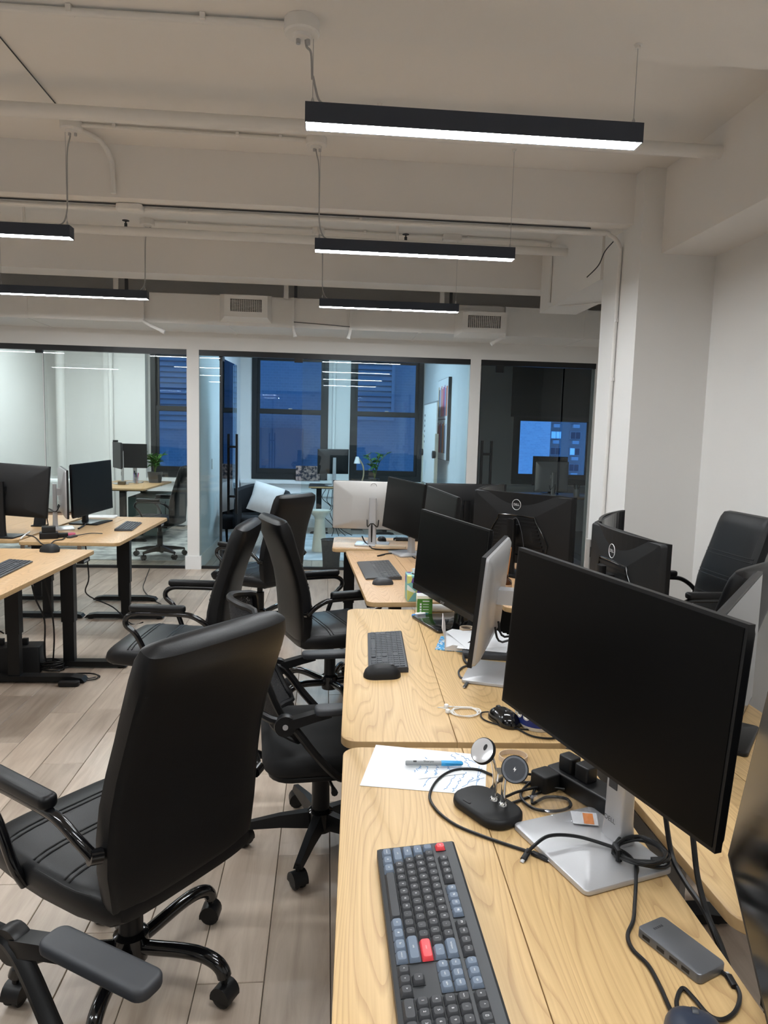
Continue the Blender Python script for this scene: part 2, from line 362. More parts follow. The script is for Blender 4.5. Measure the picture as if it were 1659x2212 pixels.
# piers and risers on the window wall
struct('wall_pier', bx(-3.42, WY-.18, 0, -2.80, WY, 2.95), paint, 'white pier left of the left office window', 'wall')
def vpipe(x, y, r, z0, z1, label): return tag(MB().cyl((x, y, z0), (x, y, z1), r, 16).build('riser_pipe', paintp), label, 'pipe')
vpipe(-4.02, WY-.30, .068, 0, 2.95, 'thick white riser pipe in the left office')
vpipe(-3.30, WY-.235, .035, 0, 2.95, 'thin white riser pipe on the pier')
vpipe(.11, WY-.055, .03, .755, 2.95, 'white riser pipe between the two middle windows')
# black channels of the glass fronts
chan = mat('channel_black', (.010, .011, .012), .35)
runs = ((-4.33, -1.5), (-1.372, 1.565), (1.682, 2.985))
for i, (x0, x1) in enumerate(runs):
    struct('trim_%d' % (10+i), bx(x0, GY+.005, 2.315, x1, GY+.07, 2.374), chan, ['black head channel over the left office glass', 'black head channel over the middle office glass', 'black head channel over the dark office glass'][i], 'channel')
    struct('trim_%d' % (13+i), bx(x0, GY+.015, 0, x1, GY+.055, .03), chan, ['black floor channel under the left office glass', 'black floor channel of the middle office front', 'black floor channel of the dark office front'][i], 'channel')
def pane(name, x0, x1, label, cat='glass panel'):
    return struct(name, bx(x0, GY+.03, .03, x1, GY+.04, 2.315), glassm, label, cat)
pane('window_5', -2.985, -1.5, 'fixed glass pane in front of the left office desk')
d1 = pane('door_1', -3.95, -3.0, 'clear glass door of the left office', 'door')
bx(-3.06, GY+.015, 2.285, -2.99, GY+.055, 2.335).build('door_clamp', chan, d1)
pane('window_6', -4.33, -3.96, 'glass strip at the far left of the left office')
pane('window_7', -1.372, -1.15, 'narrow fixed glass pane beside the open door')
pane('window_8', -.272, 1.565, 'wide fixed glass pane of the middle office')
def ladder_handle(root, M, s=1.0):
    for dx in (-.053, .053):
        MB().box(dx-.013, -.013, .545, dx+.013, .013, 1.485).xf(M).build('handle_bar', chan, root)
    for z in (.75, 1.335):
        MB().box(-.053, -.011, z-.013, .053, .011, z+.013).xf(M).build('handle_rung', chan, root)
d2 = thing('door_2', 'clear glass door standing open into the middle office', 'door', (-1.145, GY+.05, 0), R(-4.0)); d2['kind'] = 'structure'
bx(-.005, 0, .02, .005, .86, 2.30).build('door_pane', glassm, d2)
bx(-.014, -.012, .02, .014, 0, 2.30).build('hinge_edge', chan, d2)
bx(-.02, -.012, 2.27, .02, .09, 2.318).build('door_clamp', chan, d2); bx(-.02, -.012, .0, .02, .09, .05).build('door_clamp', chan, d2)
ladder_handle(d2, Matrix.Translation((0, .60, 0)))
tag(bx(-.36, GY+.0, 2.275, -.27, GY+.06, 2.314).build('strike_clamp', chan), 'small black clamp on the head channel above the door gap', 'clamp')
d3 = pane('door_3', 1.70, 2.62, 'dark glass door of the unlit office', 'door')
bx(1.86, GY+.01, 2.24, 1.94, GY+.06, 2.33).build('door_clamp', chan, d3)
ladder_handle(d3, Matrix.Translation((1.79, GY+.035, 0)) @ Matrix.Rotation(R(0), 4, 'Z'))
pane('window_9', 2.64, 2.985, 'dark glass pane beside the column')
# switch plate on the partition
tag(bx(-1.372, 8.66, 1.06, -1.362, 8.74, 1.18).build('switch_plate', white), 'small white switch plate on the partition in the middle office', 'switch')
# roller shade
sh = thing('roller_shade', 'dark roller shade half lowered in the dark office', 'shade', (3.0, WY-.1, 0))
MB().box(-.02, .02, 1.88, 1.44, .026, 2.72).build('shade_cloth', mat('shade_cloth', (.012, .013, .016), .8), sh); MB().box(-.02, .012, 1.86, 1.44, .034, 1.885).build('hem_bar', chan, sh); MB().cyl((-.02, .03, 2.74), (1.44, .03, 2.74), .03).build('roller', chan, sh)

# ================================================================== OUTSIDE
def brick(name, c1, c2, mo, sc, bw=.5, rh=.25):
    m = bpy.data.materials.new(name); m.use_nodes = True; nt = m.node_tree; b = nt.nodes['Principled BSDF']; b.inputs['Roughness'].default_value = .9
    tc = nt.nodes.new('ShaderNodeTexCoord'); mp = nt.nodes.new('ShaderNodeMapping'); mp.inputs['Rotation'].default_value = (R(90), 0, 0); br = nt.nodes.new('ShaderNodeTexBrick')
    br.inputs['Color1'].default_value = (*c1, 1); br.inputs['Color2'].default_value = (*c2, 1); br.inputs['Mortar'].default_value = (*mo, 1); br.inputs['Scale'].default_value = sc
    nt.links.new(tc.outputs['Object'], mp.inputs[0]); nt.links.new(mp.outputs[0], br.inputs['Vector']); nt.links.new(br.outputs['Color'], b.inputs['Base Color']); return m
bA = thing('building', 'grey brick building with a large louvre seen through the middle windows', 'building', (0, 18.5, -8))
bx(-14, 0, 0, 3.6, 4, 22).build('wall', brick('brick_grey', (.26, .27, .285), (.235, .245, .26), (.29, .30, .31), 3.6), bA)
def louvre(x0, x1, z0, z1):
    fr = MB().box(x0-.08, -.06, z0-.08, x1+.08, 0, z0).box(x0-.08, -.06, z1, x1+.08, 0, z1+.08).box(x0-.08, -.06, z0, x0, 0, z1).box(x1, -.06, z0, x1+.08, 0, z1).build('louvre_frame', mat('louvre_grey', (.30, .31, .32), .6), bA)
    sl = None; z = z0+.05
    while z < z1:
        if sl is None: sl = MB().add([(0, -.07, -.05), (x1-x0, -.07, -.05), (x1-x0, -.02, .05), (0, -.02, .05), (0, -.06, -.055), (x1-x0, -.06, -.055), (x1-x0, -.01, .045), (0, -.01, .045)], [(0,1,2,3),(4,7,6,5),(0,4,5,1),(3,2,6,7),(0,3,7,4),(1,5,6,2)]).build('louvre_slat', MATS['louvre_grey'], fr, flat=True); s_ = sl
        else: s_ = bpy.data.objects.new('louvre_slat', sl.data); COL.objects.link(s_); s_.parent = fr
        s_.location = (x0, 0, z); z += .135
louvre(.55, 1.65, 9.95, 12.2); louvre(-4.9, -3.4, 9.6, 12.2)
bx(-2.6, -.5, 7.0, -.6, 0, 9.6).build('annex', mat('annex_dark', (.12, .12, .13), .8), bA)
bB = thing('building', 'tan brick apartment block with rows of windows seen from the dark office', 'building', (12.4, 45.0, -14))
bx(-6.0, 0, 0, 2.0, 6, 40).build('pale_wing', brick('brick_pale', (.86, .86, .86), (.74, .74, .76), (.90, .90, .90), 2.2), bB)
bx(2.0, .4, 0, 16, 6, 40).build('wall', brick('brick_tan', (.36, .31, .30), (.30, .27, .26), (.40, .36, .35), 5), bB)
litw = emis('lit_window', (.08, .36, 1.0), .30); drk = mat('window_dark', (.05, .06, .09), .2); wtg = mat('window_trim_grey', (.35, .37, .4), .6); acg = mat('ac_grey', (.6, .62, .65), .6)
for ix, xx in enumerate((2.12, 3.42, 4.72)):
    for iz in range(9):
        z = 11.25+iz*1.05
        f = bx(xx, .32, z, xx+.72, .4, z+.52).build('window', wtg, bB)
        for k in range(2):
            bx(xx+.05+k*.33, .30, z+.05, xx+.34+k*.33, .325, z+.47).build('pane', litw if (ix == 0 and iz == 4) or (ix == 1 and iz == 3 and k == 0) else drk, f)
        bx(xx+.14, .16, z-.30, xx+.56, .4, z-.08).build('air_conditioner', acg, bB)

# ================================================================== CEILING SERVICES
def box_round(label, x, y, z, r=.062, h=.05):
    o = thing('junction_box', label, 'junction box', (x, y, z))
    MB().lathe([(r*.98, 0), (r, -.004), (r, -h+.006), (r*.92, -h)], 18).build('body', paintp, o)
    MB().lathe([(r*.55, -h), (r*.5, -h-.012), (.001, -h-.013)], 14).build('cover_plate', paintp, o)
    for dx in (-.012, .022): MB().cyl((dx, 0, -h-.01), (dx, 0, -h-.028), .008, 8).build('cable_gland', silver, o)
    return o
CZ = 3.27
box_round('round junction box above the nearest lamp', -.11, 2.66, 2.962)
box_round('round junction box above the middle lamp of the right row', -.09, 4.44, CZ)
box_round('round junction box above the middle lamp of the left row', -1.49, 4.42, CZ)
box_round('round junction box above the far lamp of the left row', -1.53, 6.32, CZ)
box_round('round junction box above the far lamp of the right row', -.10, 6.34, CZ, .055)
def conduit(label, pts, r=.011, clips=(), name='conduit', sm=5):
    o = thing(name, label, 'conduit', pts[0]); k = Vector(pts[0])
    MB().tube([Vector(p)-k for p in smooth(pts, sm)], r, 10).build('pipe_run', paintp, o)
    for c in clips:
        q = Vector(c)-k; MB().cbox(q+Vector((0, 0, r*.4)), .018, r*3.4, r*1.6).build('pipe_clip', paintp, o)
    return o
conduit('thin white conduit running to the nearest junction box', [(-2.6, 2.70, 2.945), (-1.6, 2.69, 2.945), (-.17, 2.665, 2.945)], .013, [(-.45, 2.67, 2.945), (-.9, 2.68, 2.945)])
conduit('white conduit joining the two middle junction boxes', [(-1.43, 4.42, CZ-.018), (-.7, 4.43, CZ-.018), (-.15, 4.44, CZ-.018)], .012, [(-1.25, 4.42, CZ-.018), (-.55, 4.43, CZ-.018), (-.3, 4.435, CZ-.018)])
conduit('white conduit bending from the left box down the deep beam', [(-1.45, 4.45, CZ-.03), (-1.38, 4.6, CZ-.035), (-1.35, 4.69, CZ-.10), (-1.345, 4.70, 3.1), (-1.34, 4.70, 2.97)], .016)
tag(MB().soft(.17, .09, .045, .03, .012, zb=-.045).xf(Matrix.Translation((-1.28, 4.85, 2.955))).build('conduit_fitting', paintp), 'white conduit fitting under the deep beam', 'fitting')
conduit('long white conduit under the deep beam bending down the column', [(-4, 4.87, 2.935), (-1.3, 4.87, 2.935), (.6, 4.87, 2.935), (1.75, 4.87, 2.935), (1.9, 4.87, 2.92), (1.972, 4.87, 2.85), (1.983, 4.88, 2.7), (1.983, 4.90, 1.6), (1.983, 4.91, .2)], .014, [(-.9, 4.87, 2.935), (.2, 4.87, 2.935), (1.2, 4.87, 2.935), (1.983, 4.885, 2.35), (1.983, 4.89, 1.95)])
tag(MB().tube([(-4, 4.83, 2.948), (-1.3, 4.83, 2.948), (.6, 4.83, 2.948), (1.75, 4.835, 2.948)], .005, 8).build('ceiling_wire_or_shade', dgrey), 'dark line standing in for the shadow gap beside the long conduit under the deep beam', 'cable')  # dark tube stands in for the shadow gap along the conduit
conduit('thin white conduit along the far bay ceiling', [(-1.47, 6.32, CZ-.018), (-.2, 6.33, CZ-.018), (1.05, 6.34, CZ-.018), (1.85, 6.35, CZ-.018), (1.94, 6.36, CZ-.05), (1.965, 6.37, CZ-.14), (1.968, 6.38, 2.74)], .011, [(-1.2, 6.32, CZ-.018), (.3, 6.33, CZ-.018), (1.2, 6.34, CZ-.018)])
tag(bx(.98, 6.30, CZ-.05, 1.14, 6.38, CZ).build('conduit_fitting', paintp), 'small white box on the far bay conduit', 'fitting')
conduit('short conduit along the foot of the girder', [(1.965, 6.37, 2.72), (2.1, 6.2, 2.688), (2.32, 6.0, 2.688)], .008)
tag(MB().tube(smooth([(2.0, 5.05, 2.93), (1.96, 5.1, 2.87), (1.93, 5.13, 2.78), (1.86, 5.16, 2.70)], 6), .004, 8).build('loose_wire', dgrey), 'loose grey wire end hanging beside the column', 'cable')
tag(MB().tube([at(0, 80, z=3.262), at(60, 152, z=3.262), at(126, 231, z=3.262)], .0032, 8).build('ceiling_wire_or_shade', dgrey), 'thin dark wire crossing the ceiling at upper left', 'cable')
def spipe(label, y, z, x0, x1, r, branch, heads):
    o = thing('sprinkler_pipe', label, 'pipe', (x0, y, z))
    MB().cyl((0, 0, 0), (x1-x0, 0, 0), r, 18).build('pipe_run', paintp, o); MB().lathe([(r*1.12, 0), (r*1.12, .05)], 16).xf(Matrix.Translation((x1-x0-.04, 0, 0)) @ Matrix.Rotation(PI/2, 4, 'Y')).build('end_cap', paintp, o)
    for b in branch: MB().cyl((b-x0, 0, 0), (b-x0, 0, CZ-z), .012, 8).build('hanger_rod', paintp, o)
    for hx in heads:
        hd = MB().cyl((hx-x0, 0, 0), (hx-x0, 0, .06), .012, 8).build('sprinkler_head', dgrey, o)
        MB().lathe([(.004, .06), (.008, .075), (.028, .078), (.028, .082), (.001, .083)], 12).xf(Matrix.Translation((hx-x0, 0, 0))).build('deflector', dgrey, hd)
    return o
spipe('thick white sprinkler pipe across the near bay', 3.95, 3.13, -6, 2.24, .036, (.25, -3), (.95,))
spipe('thick white sprinkler pipe across the far bay', 6.0, 3.085, -6, 2.16, .034, (.55, -2.4), (.62, -1.62))

# air duct
du = thing('air_duct', 'long white rectangular air duct above the glass offices', 'duct', (-6, 7.2, 2.55))
MB().box(0, 0, 0, 9.2, .62, .285).build('duct_body', paintp, du)
for xx in (1.2, 3.1, 5.0, 6.9, 8.6): MB().box(xx, -.006, -.006, xx+.03, .62, .291).build('duct_seam', paintp, du)
def register(label, x0, y, z0, w, h):
    o = thing('air_vent', label, 'vent', (x0, y, z0))
    MB().loft([[(0, .11, -.02), (w, .11, -.02), (w, .11, h+.02), (0, .11, h+.02)], [(.06, 0, .02), (w-.03, 0, .02), (w-.03, 0, h), (.06, 0, h)]], False, False).build('vent_box', paintp, o, flat=True)
    a = .055; X0, X1, Z0, Z1 = .06+a, w-.03-a, .02+a*.9, h-a*.7
    MB().box(.06, -.008, .02, w-.03, 0, Z0).box(.06, -.008, Z1, w-.03, 0, h).box(.06, -.008, Z0, X0, 0, Z1).box(X1, -.008, Z0, w-.03, 0, Z1).build('vent_frame', paintp, o)
    bx(X0, .03, Z0, X1, .034, Z1).build('vent_throat', mat('throat_dark', (.01, .012, .015), .8), o)
    g = MB(); n = 17
    for i in range(1, n): q = X0+(X1-X0)*i/n; g.box(q-.0022, -.004, Z0, q+.0022, .012, Z1)
    for i in range(1, 9): q = Z0+(Z1-Z0)*i/9; g.box(X0, .004, q-.002, X1, .018, q+.002)
    gg = g.build('grille', paintp, o, flat=True); gg['kind'] = 'stuff'
    return o
register('square white air vent left of the middle lamp row', -1.06, 7.09, 2.60, .50, .225)
register('square white air vent near the column', 1.26, 7.09, 2.535, .53, .225)
for i, xx in enumerate((-2.06, -.44, 1.10)):
    tag(bx(xx, 7.17, 2.82, xx+.045, 7.18, 3.12).build('duct_strap', paintp), ['white hanger strap of the duct at left', 'white hanger strap of the duct between the vents', 'white hanger strap of the duct behind the far lamp'][i], 'strap')
    tag(bx(xx+.10, 7.19, 2.84, xx+.13, 7.205, 3.1).build('rear_strap', dgrey), ['dark rear strap of the duct at left', 'dark rear strap between the vents', 'dark rear strap behind the far lamp'][i], 'strap')
def track(label, x, tip):
    o = thing('spot_bracket', label, 'bracket', (x, 7.17, 2.56))
    MB().box(-.012, -.01, -.01, .012, .02, .27).build('riser', paintp, o)
    MB().tube([(0, 0, 0), (tip*.5, -.01, -.05), (tip, -.02, -.085)], .016, 10).build('spot_arm', paintp, o)
    MB().cyl((tip, -.02, -.085), (tip*1.25, -.022, -.105), .02, 10).build('spot_end', paintp, o)
track('white bracket hanging under the duct at left', -1.79, .17); track('white bracket under the duct between the vents', -.35, .02); track('white bracket under the duct behind the far lamp', .22, -.02); track('white bracket under the duct by the right vent', 1.78, -.12)
tag(MB().tube(smooth([(-.34, 7.16, 2.60), (-.05, 7.16, 2.588), (.21, 7.16, 2.575)], 5), .004, 6).build('thin_wire', dgrey), 'thin dark wire along the duct between two brackets', 'cable')

# pendant lamps
def lamp(label, x0, y, z, length=1.22, boxz=CZ, flip=False):
    o = thing('pendant_lamp', label, 'lamp', (x0, y, z), 0, 'linear pendant lamps')
    h = .068; w = .076; hs = mat('lamp_housing_bloom', (.030, .040, .062), .45, var=.05)  # bluish lift in the housing colour stands in for lamp bloom
    MB().box(0, 0, .006, length, w, h).build('housing', hs, o); MB().box(0, 0, 0, length, .003, .006).box(0, w-.003, 0, length, w, .006).box(0, .003, 0, .003, w-.003, .006).box(length-.003, .003, 0, length, w-.003, .006).build('housing_lip', hs, o)
    MB().box(.003, .003, .001, length-.003, w-.003, .006).build('diffuser', lampd, o)
    top = boxz-.06-z; fx = (lambda x: length-x) if flip else (lambda x: x)
    MB().cyl((fx(.025), w/2, h), (fx(.025), w/2, top), .0016, 6).build('suspension_wire', silver, o); MB().cyl((fx(length-.025), w/2, h), (fx(length-.025), w/2, boxz-z-.002), .0016, 6).build('suspension_wire', silver, o)
    for xx in (.025, length-.025): MB().lathe([(.007, h), (.006, h+.02), (.002, h+.03)], 8, (xx, w/2, 0)).build('wire_grip', silver, o)
    MB().lathe([(.012, boxz-z-.014), (.010, boxz-z-.006), (.016, boxz-z-.001)], 10, (fx(length-.025), w/2, 0)).build('ceiling_cup', paintp, o)
    cd = [(-.004, w/2, top+.03), (.0, w/2+.006, top-.02), (.017, w/2+.004, top*.8+h*.2), (.022, w/2+.006, top*.45+h*.5), (.025, w/2+.005, h+.10), (.045, w/2+.01, h+.03), (.075, w/2, h+.004)]
    MB().tube(smooth([(fx(p[0]), p[1], p[2]) for p in cd], 6), .0042, 7).build('power_cord', mat('cord_grey', (.40, .40, .40), .5), o)
    return o
lamp('nearest lit linear pendant lamp, largest in view', -.094, 2.62, 2.612, boxz=2.962)
lamp('lit linear pendant lamp in the middle of the right row', -.09, 4.40, 2.620)
lamp('lit linear pendant lamp at the far end of the right row', -.082, 6.30, 2.615)
lamp('lit linear pendant lamp at the left edge, higher of the two', -2.72, 4.38, 2.620, flip=True)
lamp('lit linear pendant lamp at left, the farther lower one', -2.75, 6.28, 2.615, flip=True)
for (x, y, l) in ((-2.72, 2.62, 'left of the nearest lamp, outside the picture'), (-.09, .80, 'overhead just behind the viewer, right row'), (-2.72, .80, 'overhead just behind the viewer, left row'), (-.09, -1.2, 'at the back of the room, right row'), (-2.72, -1.2, 'at the back of the room, left row'), (-5.2, 4.4, 'at the far left wall, farther one'), (-5.2, 1.6, 'at the far left wall, nearer one')):  # unseen lamps, added because the room needs their light
    lamp('added unseen linear pendant lamp '+l, x, y, 2.615, flip=x < -1, boxz=2.962 if y == 2.62 else CZ)
for (x, y, l) in ((-3.0, 9.5, 'flat square ceiling light in the left office'), (.1, 9.5, 'flat square ceiling light in the middle office')):
    o = thing('ceiling_light', l, 'ceiling light', (x, y, 2.95)); MB().box(-.3, -.6, -.03, .3, .6, 0).build('housing', white, o); MB().box(-.28, -.58, -.034, .28, .58, -.03).build('diffuser', offl if x < -1 else offb, o)

# ================================================================== DESKS
DZ = .74
def corner_board(x0, y0, x1, y1, r, which):
    out = []
    for (cx, cy, a0, key) in ((x1, y1, 0, 'RF'), (x0, y1, 90, 'LF'), (x0, y0, 180, 'LN'), (x1, y0, 270, 'RN')):
        if key in which:
            sx = -1 if cx == x1 else 1; sy = -1 if cy == y1 else 1
            for i in range(7): a = R(a0+15*i); out.append((cx+sx*r+r*math.cos(a), cy+sy*r+r*math.sin(a)))
        else: out.append((cx, cy))
    return out
def desk(label, near_left, rz, D, L, wm, legs, name='standing_desk', split='x', panel=None, z=DZ, group=None):
    """origin = near-left corner on the floor; x = depth, y = length"""
    o = thing(name, label, 'desk', (near_left[0], near_left[1], 0), rz, group)
    t = .024; r = .045
    def board(outl):
        b = MB(); cx = sum(p[0] for p in outl)/len(outl); cy = sum(p[1] for p in outl)/len(outl)
        q = lambda d: [(x-math.copysign(min(d, abs(x-cx)), x-cx), y-math.copysign(min(d, abs(y-cy)), y-cy)) for x, y in outl]
        b.loft([[(x, y, z-t) for x, y in q(.002)], [(x, y, z-t+.003) for x, y in outl], [(x, y, z-.0016) for x, y in outl], [(x, y, z-.0005) for x, y in q(.0004)], [(x, y, z) for x, y in q(.0014)]])
        ob = b.build('tabletop_board', wm, o, sharp=24); ob.data.materials.append(edgew)
        for p in ob.data.polygons:
            if abs(p.normal.z) < .5: p.material_index = 1
    if split == 'x':
        board(corner_board(0, 0, D/2-.0006, L, r, ('LN', 'LF'))); board(corner_board(D/2+.0006, 0, D, L, r, ('RN', 'RF')))
    else:
        board(corner_board(0, 0, D, L/2-.0006, r, ('LN', 'RN'))); board(corner_board(0, L/2+.0006, D, L, r, ('LF', 'RF')))
    zt = z-t
    for (lx, ly, f0, f1) in legs:
        lg = MB().box(lx-.04, ly-.028, .30, lx+.04, ly+.028, zt-.03).build('leg', blks, o)
        MB().box(lx-.034, ly-.023, .04, lx+.034, ly+.023, .30).build('inner_column', blks, lg)
        ft = MB().loft([[(x, ly+s*.035, zz) for (x, zz) in ((f0, .012), (f0+.02, .034), (f0+.08, .045), (f1-.08, .045), (f1-.02, .034), (f1, .012))] for s in (-1, 1)]).build('foot', blks, o, flat=True)
        for fx in (f0+.04, f1-.04): MB().cyl((fx, ly, 0), (fx, ly, .014), .022, 10).build('glide', blk, ft)
        MB().box(max(.03, lx-.26), ly-.03, zt-.03, min(D-.03, lx+.26), ly+.03, zt).build('top_bracket', blks, o)
    if len(legs) > 1: MB().box(legs[0][0]-.03, min(l[1] for l in legs), zt-.045, legs[0][0]+.03, max(l[1] for l in legs), zt-.012).build('crossbar', blks, o)
    if panel:
        px, py, side = panel
        c = MB().box(px-.02, py-.055, zt-.028, px+.02, py+.055, zt-.003).build('control_panel', blk, o)
        for k in range(4): MB().box(px+side*.0201-.0005, py-.042+k*.02, zt-.021, px+side*.0201+.0005, py-.034+k*.02, zt-.011).build('button', legend, c)
    return o
desk('oak desk nearest the viewer, holding the black mechanical keyboard', (-.003, .336), R(-2.4), .61, 1.40, oak1, ((.32, .22, .02, .62), (.32, 1.2, .02, .62)), panel=(.03, .35, -1))
desk('oak desk in the middle of the right row, with the white earphones', (.05, 1.768), R(-2.4), .61, 1.40, oak1, ((.32, .2, .02, .62), (.32, 1.2, .02, .62)), panel=(.03, .28, -1))
desk('third oak desk of the right row, with the grey wrist-rest keyboard', (.205, 3.285), R(2.5), .62, 1.48, oak2, ((.32, .2, .02, .62), (.32, 1.28, .02, .62)), panel=(.03, .16, -1))
desk('far oak desk set crosswise, under the white-backed monitor', (.05, 4.83), R(-2), 1.40, .56, oak2, ((.12, .28, -.0, .3), (1.25, .28, 1.1, 1.4)), split='x')
desk('oak desk at the right edge, behind the big tilted monitor', (.70, 1.04), R(0), .61, 1.26, oak1, ((.32, .3, .02, .62), (.32, 1.0, .02, .62)))
o = bpy.data.objects['standing_desk.004']; bx(.012, .22, .46, .024, 1.2, .70).build('modesty_panel', greyp, o)
desk('oak desk hidden behind the curved monitors at right', (.94, 2.34), R(0), .46, .80, oak2, ((.12, .2, .0, .3), (.12, .62, .0, .3)))
desk('oak desk under the curved monitor with the reed diffuser', (.85, 3.19), R(0), .61, 1.56, oak2, ((.32, .2, .02, .62), (.32, 1.2, .02, .62)))
desk('oak standing desk at the left edge, with the black mouse on its corner', (-2.14, 3.27), R(-1.2), .63, 1.42, oak3, ((.50, 1.29, .18, .86), (.285, 1.01, -.05, .70)), panel=(.61, 1.25, 1))
desk('oak standing desk at left with a keyboard near its corner', (-2.095, 4.96), R(-.6), .68, 1.47, oak3, ((.50, .78, .18, .80), (.30, 1.38, .05, .6)), panel=(.655, 1.28, 1))
desk('oak standing desk at far left behind the black-backed monitor', (-2.80, 5.03), R(0), .68, 1.45, oak3, ((.60, .72, .28, .88), (.30, 1.3, .05, .6)))
desk('oak standing desk cut off by the left edge of the picture', (-2.82, 3.27), R(0), .63, 1.44, oak3, ((.3, 1.2, .05, .6), (.3, .2, .05, .6)))
desk('oak desk inside the left glass office', (-3.15, 9.42), R(-2), .80, 1.45, oak3, ((.45, .25, .1, .75), (.45, 1.2, .1, .75)))
desk('dark desk in the middle glass office carrying the black monitor', (-.25, 10.35), R(0), 1.3, .65, wood('dark_walnut', (.02, .014, .01), (.04, .03, .02), seed=3), ((.15, .3, .02, .3), (1.15, .3, 1.0, 1.3)))
desk('oak desk in the dark glass office', (2.5, 9.3), R(0), 1.5, .75, oak2, ((.2, .35, .05, .35), (1.3, .35, 1.15, 1.45)))

# ================================================================== CHAIRS
def caster(root, x, y, ang):
    M = Matrix.Translation((x, y, 0)) @ Matrix.Rotation(ang, 4, 'Z')
    c = MB().loft([[(-.026*s, .001+.030*math.cos(a)*1.0, .030+.034*math.sin(a)) for a in [R(-10+20*k) for k in range(11)]] for s in (-1, -.6, .6, 1)]).xf(M).build('caster', blk, root)
    for s in (-1, 1): MB().lathe([(.012, 0), (.026, .001), (.028, .006), (.028, .014), (.02, .019), (.001, .02)], 16).xf(M @ Matrix.Translation((s*.004, 0, .0285)) @ Matrix.Rotation(s*PI/2, 4, 'Y')).build('wheel', blkm, c)
    MB().cyl((0, 0, .05), (0, 0, .085), .009, 8).xf(M).build('stem', blks, c)
def gas(root, zt, hub=.11):
    MB().lathe([(.001, hub-.045), (.045, hub-.045), (.048, hub-.02), (.048, hub+.03), (.034, hub+.04)], 18).build('base_hub', gloss, root)
    MB().lathe([(.033, hub+.02), (.033, zt-.10), (.030, zt-.098)], 18).build('gas_lift_cover', blk, root); MB().lathe([(.022, hub+.05), (.022, zt-.03)], 14).build('gas_lift', blks, root)
    MB().box(-.085, -.12, zt-.045, .085, .12, zt-.012).build('tilt_plate', blk, root); MB().tube([(.06, 0, zt-.035), (.2, .02, zt-.04), (.26, .02, zt-.03)], [.006, .006, .012], 8).build('lever', blk, root)
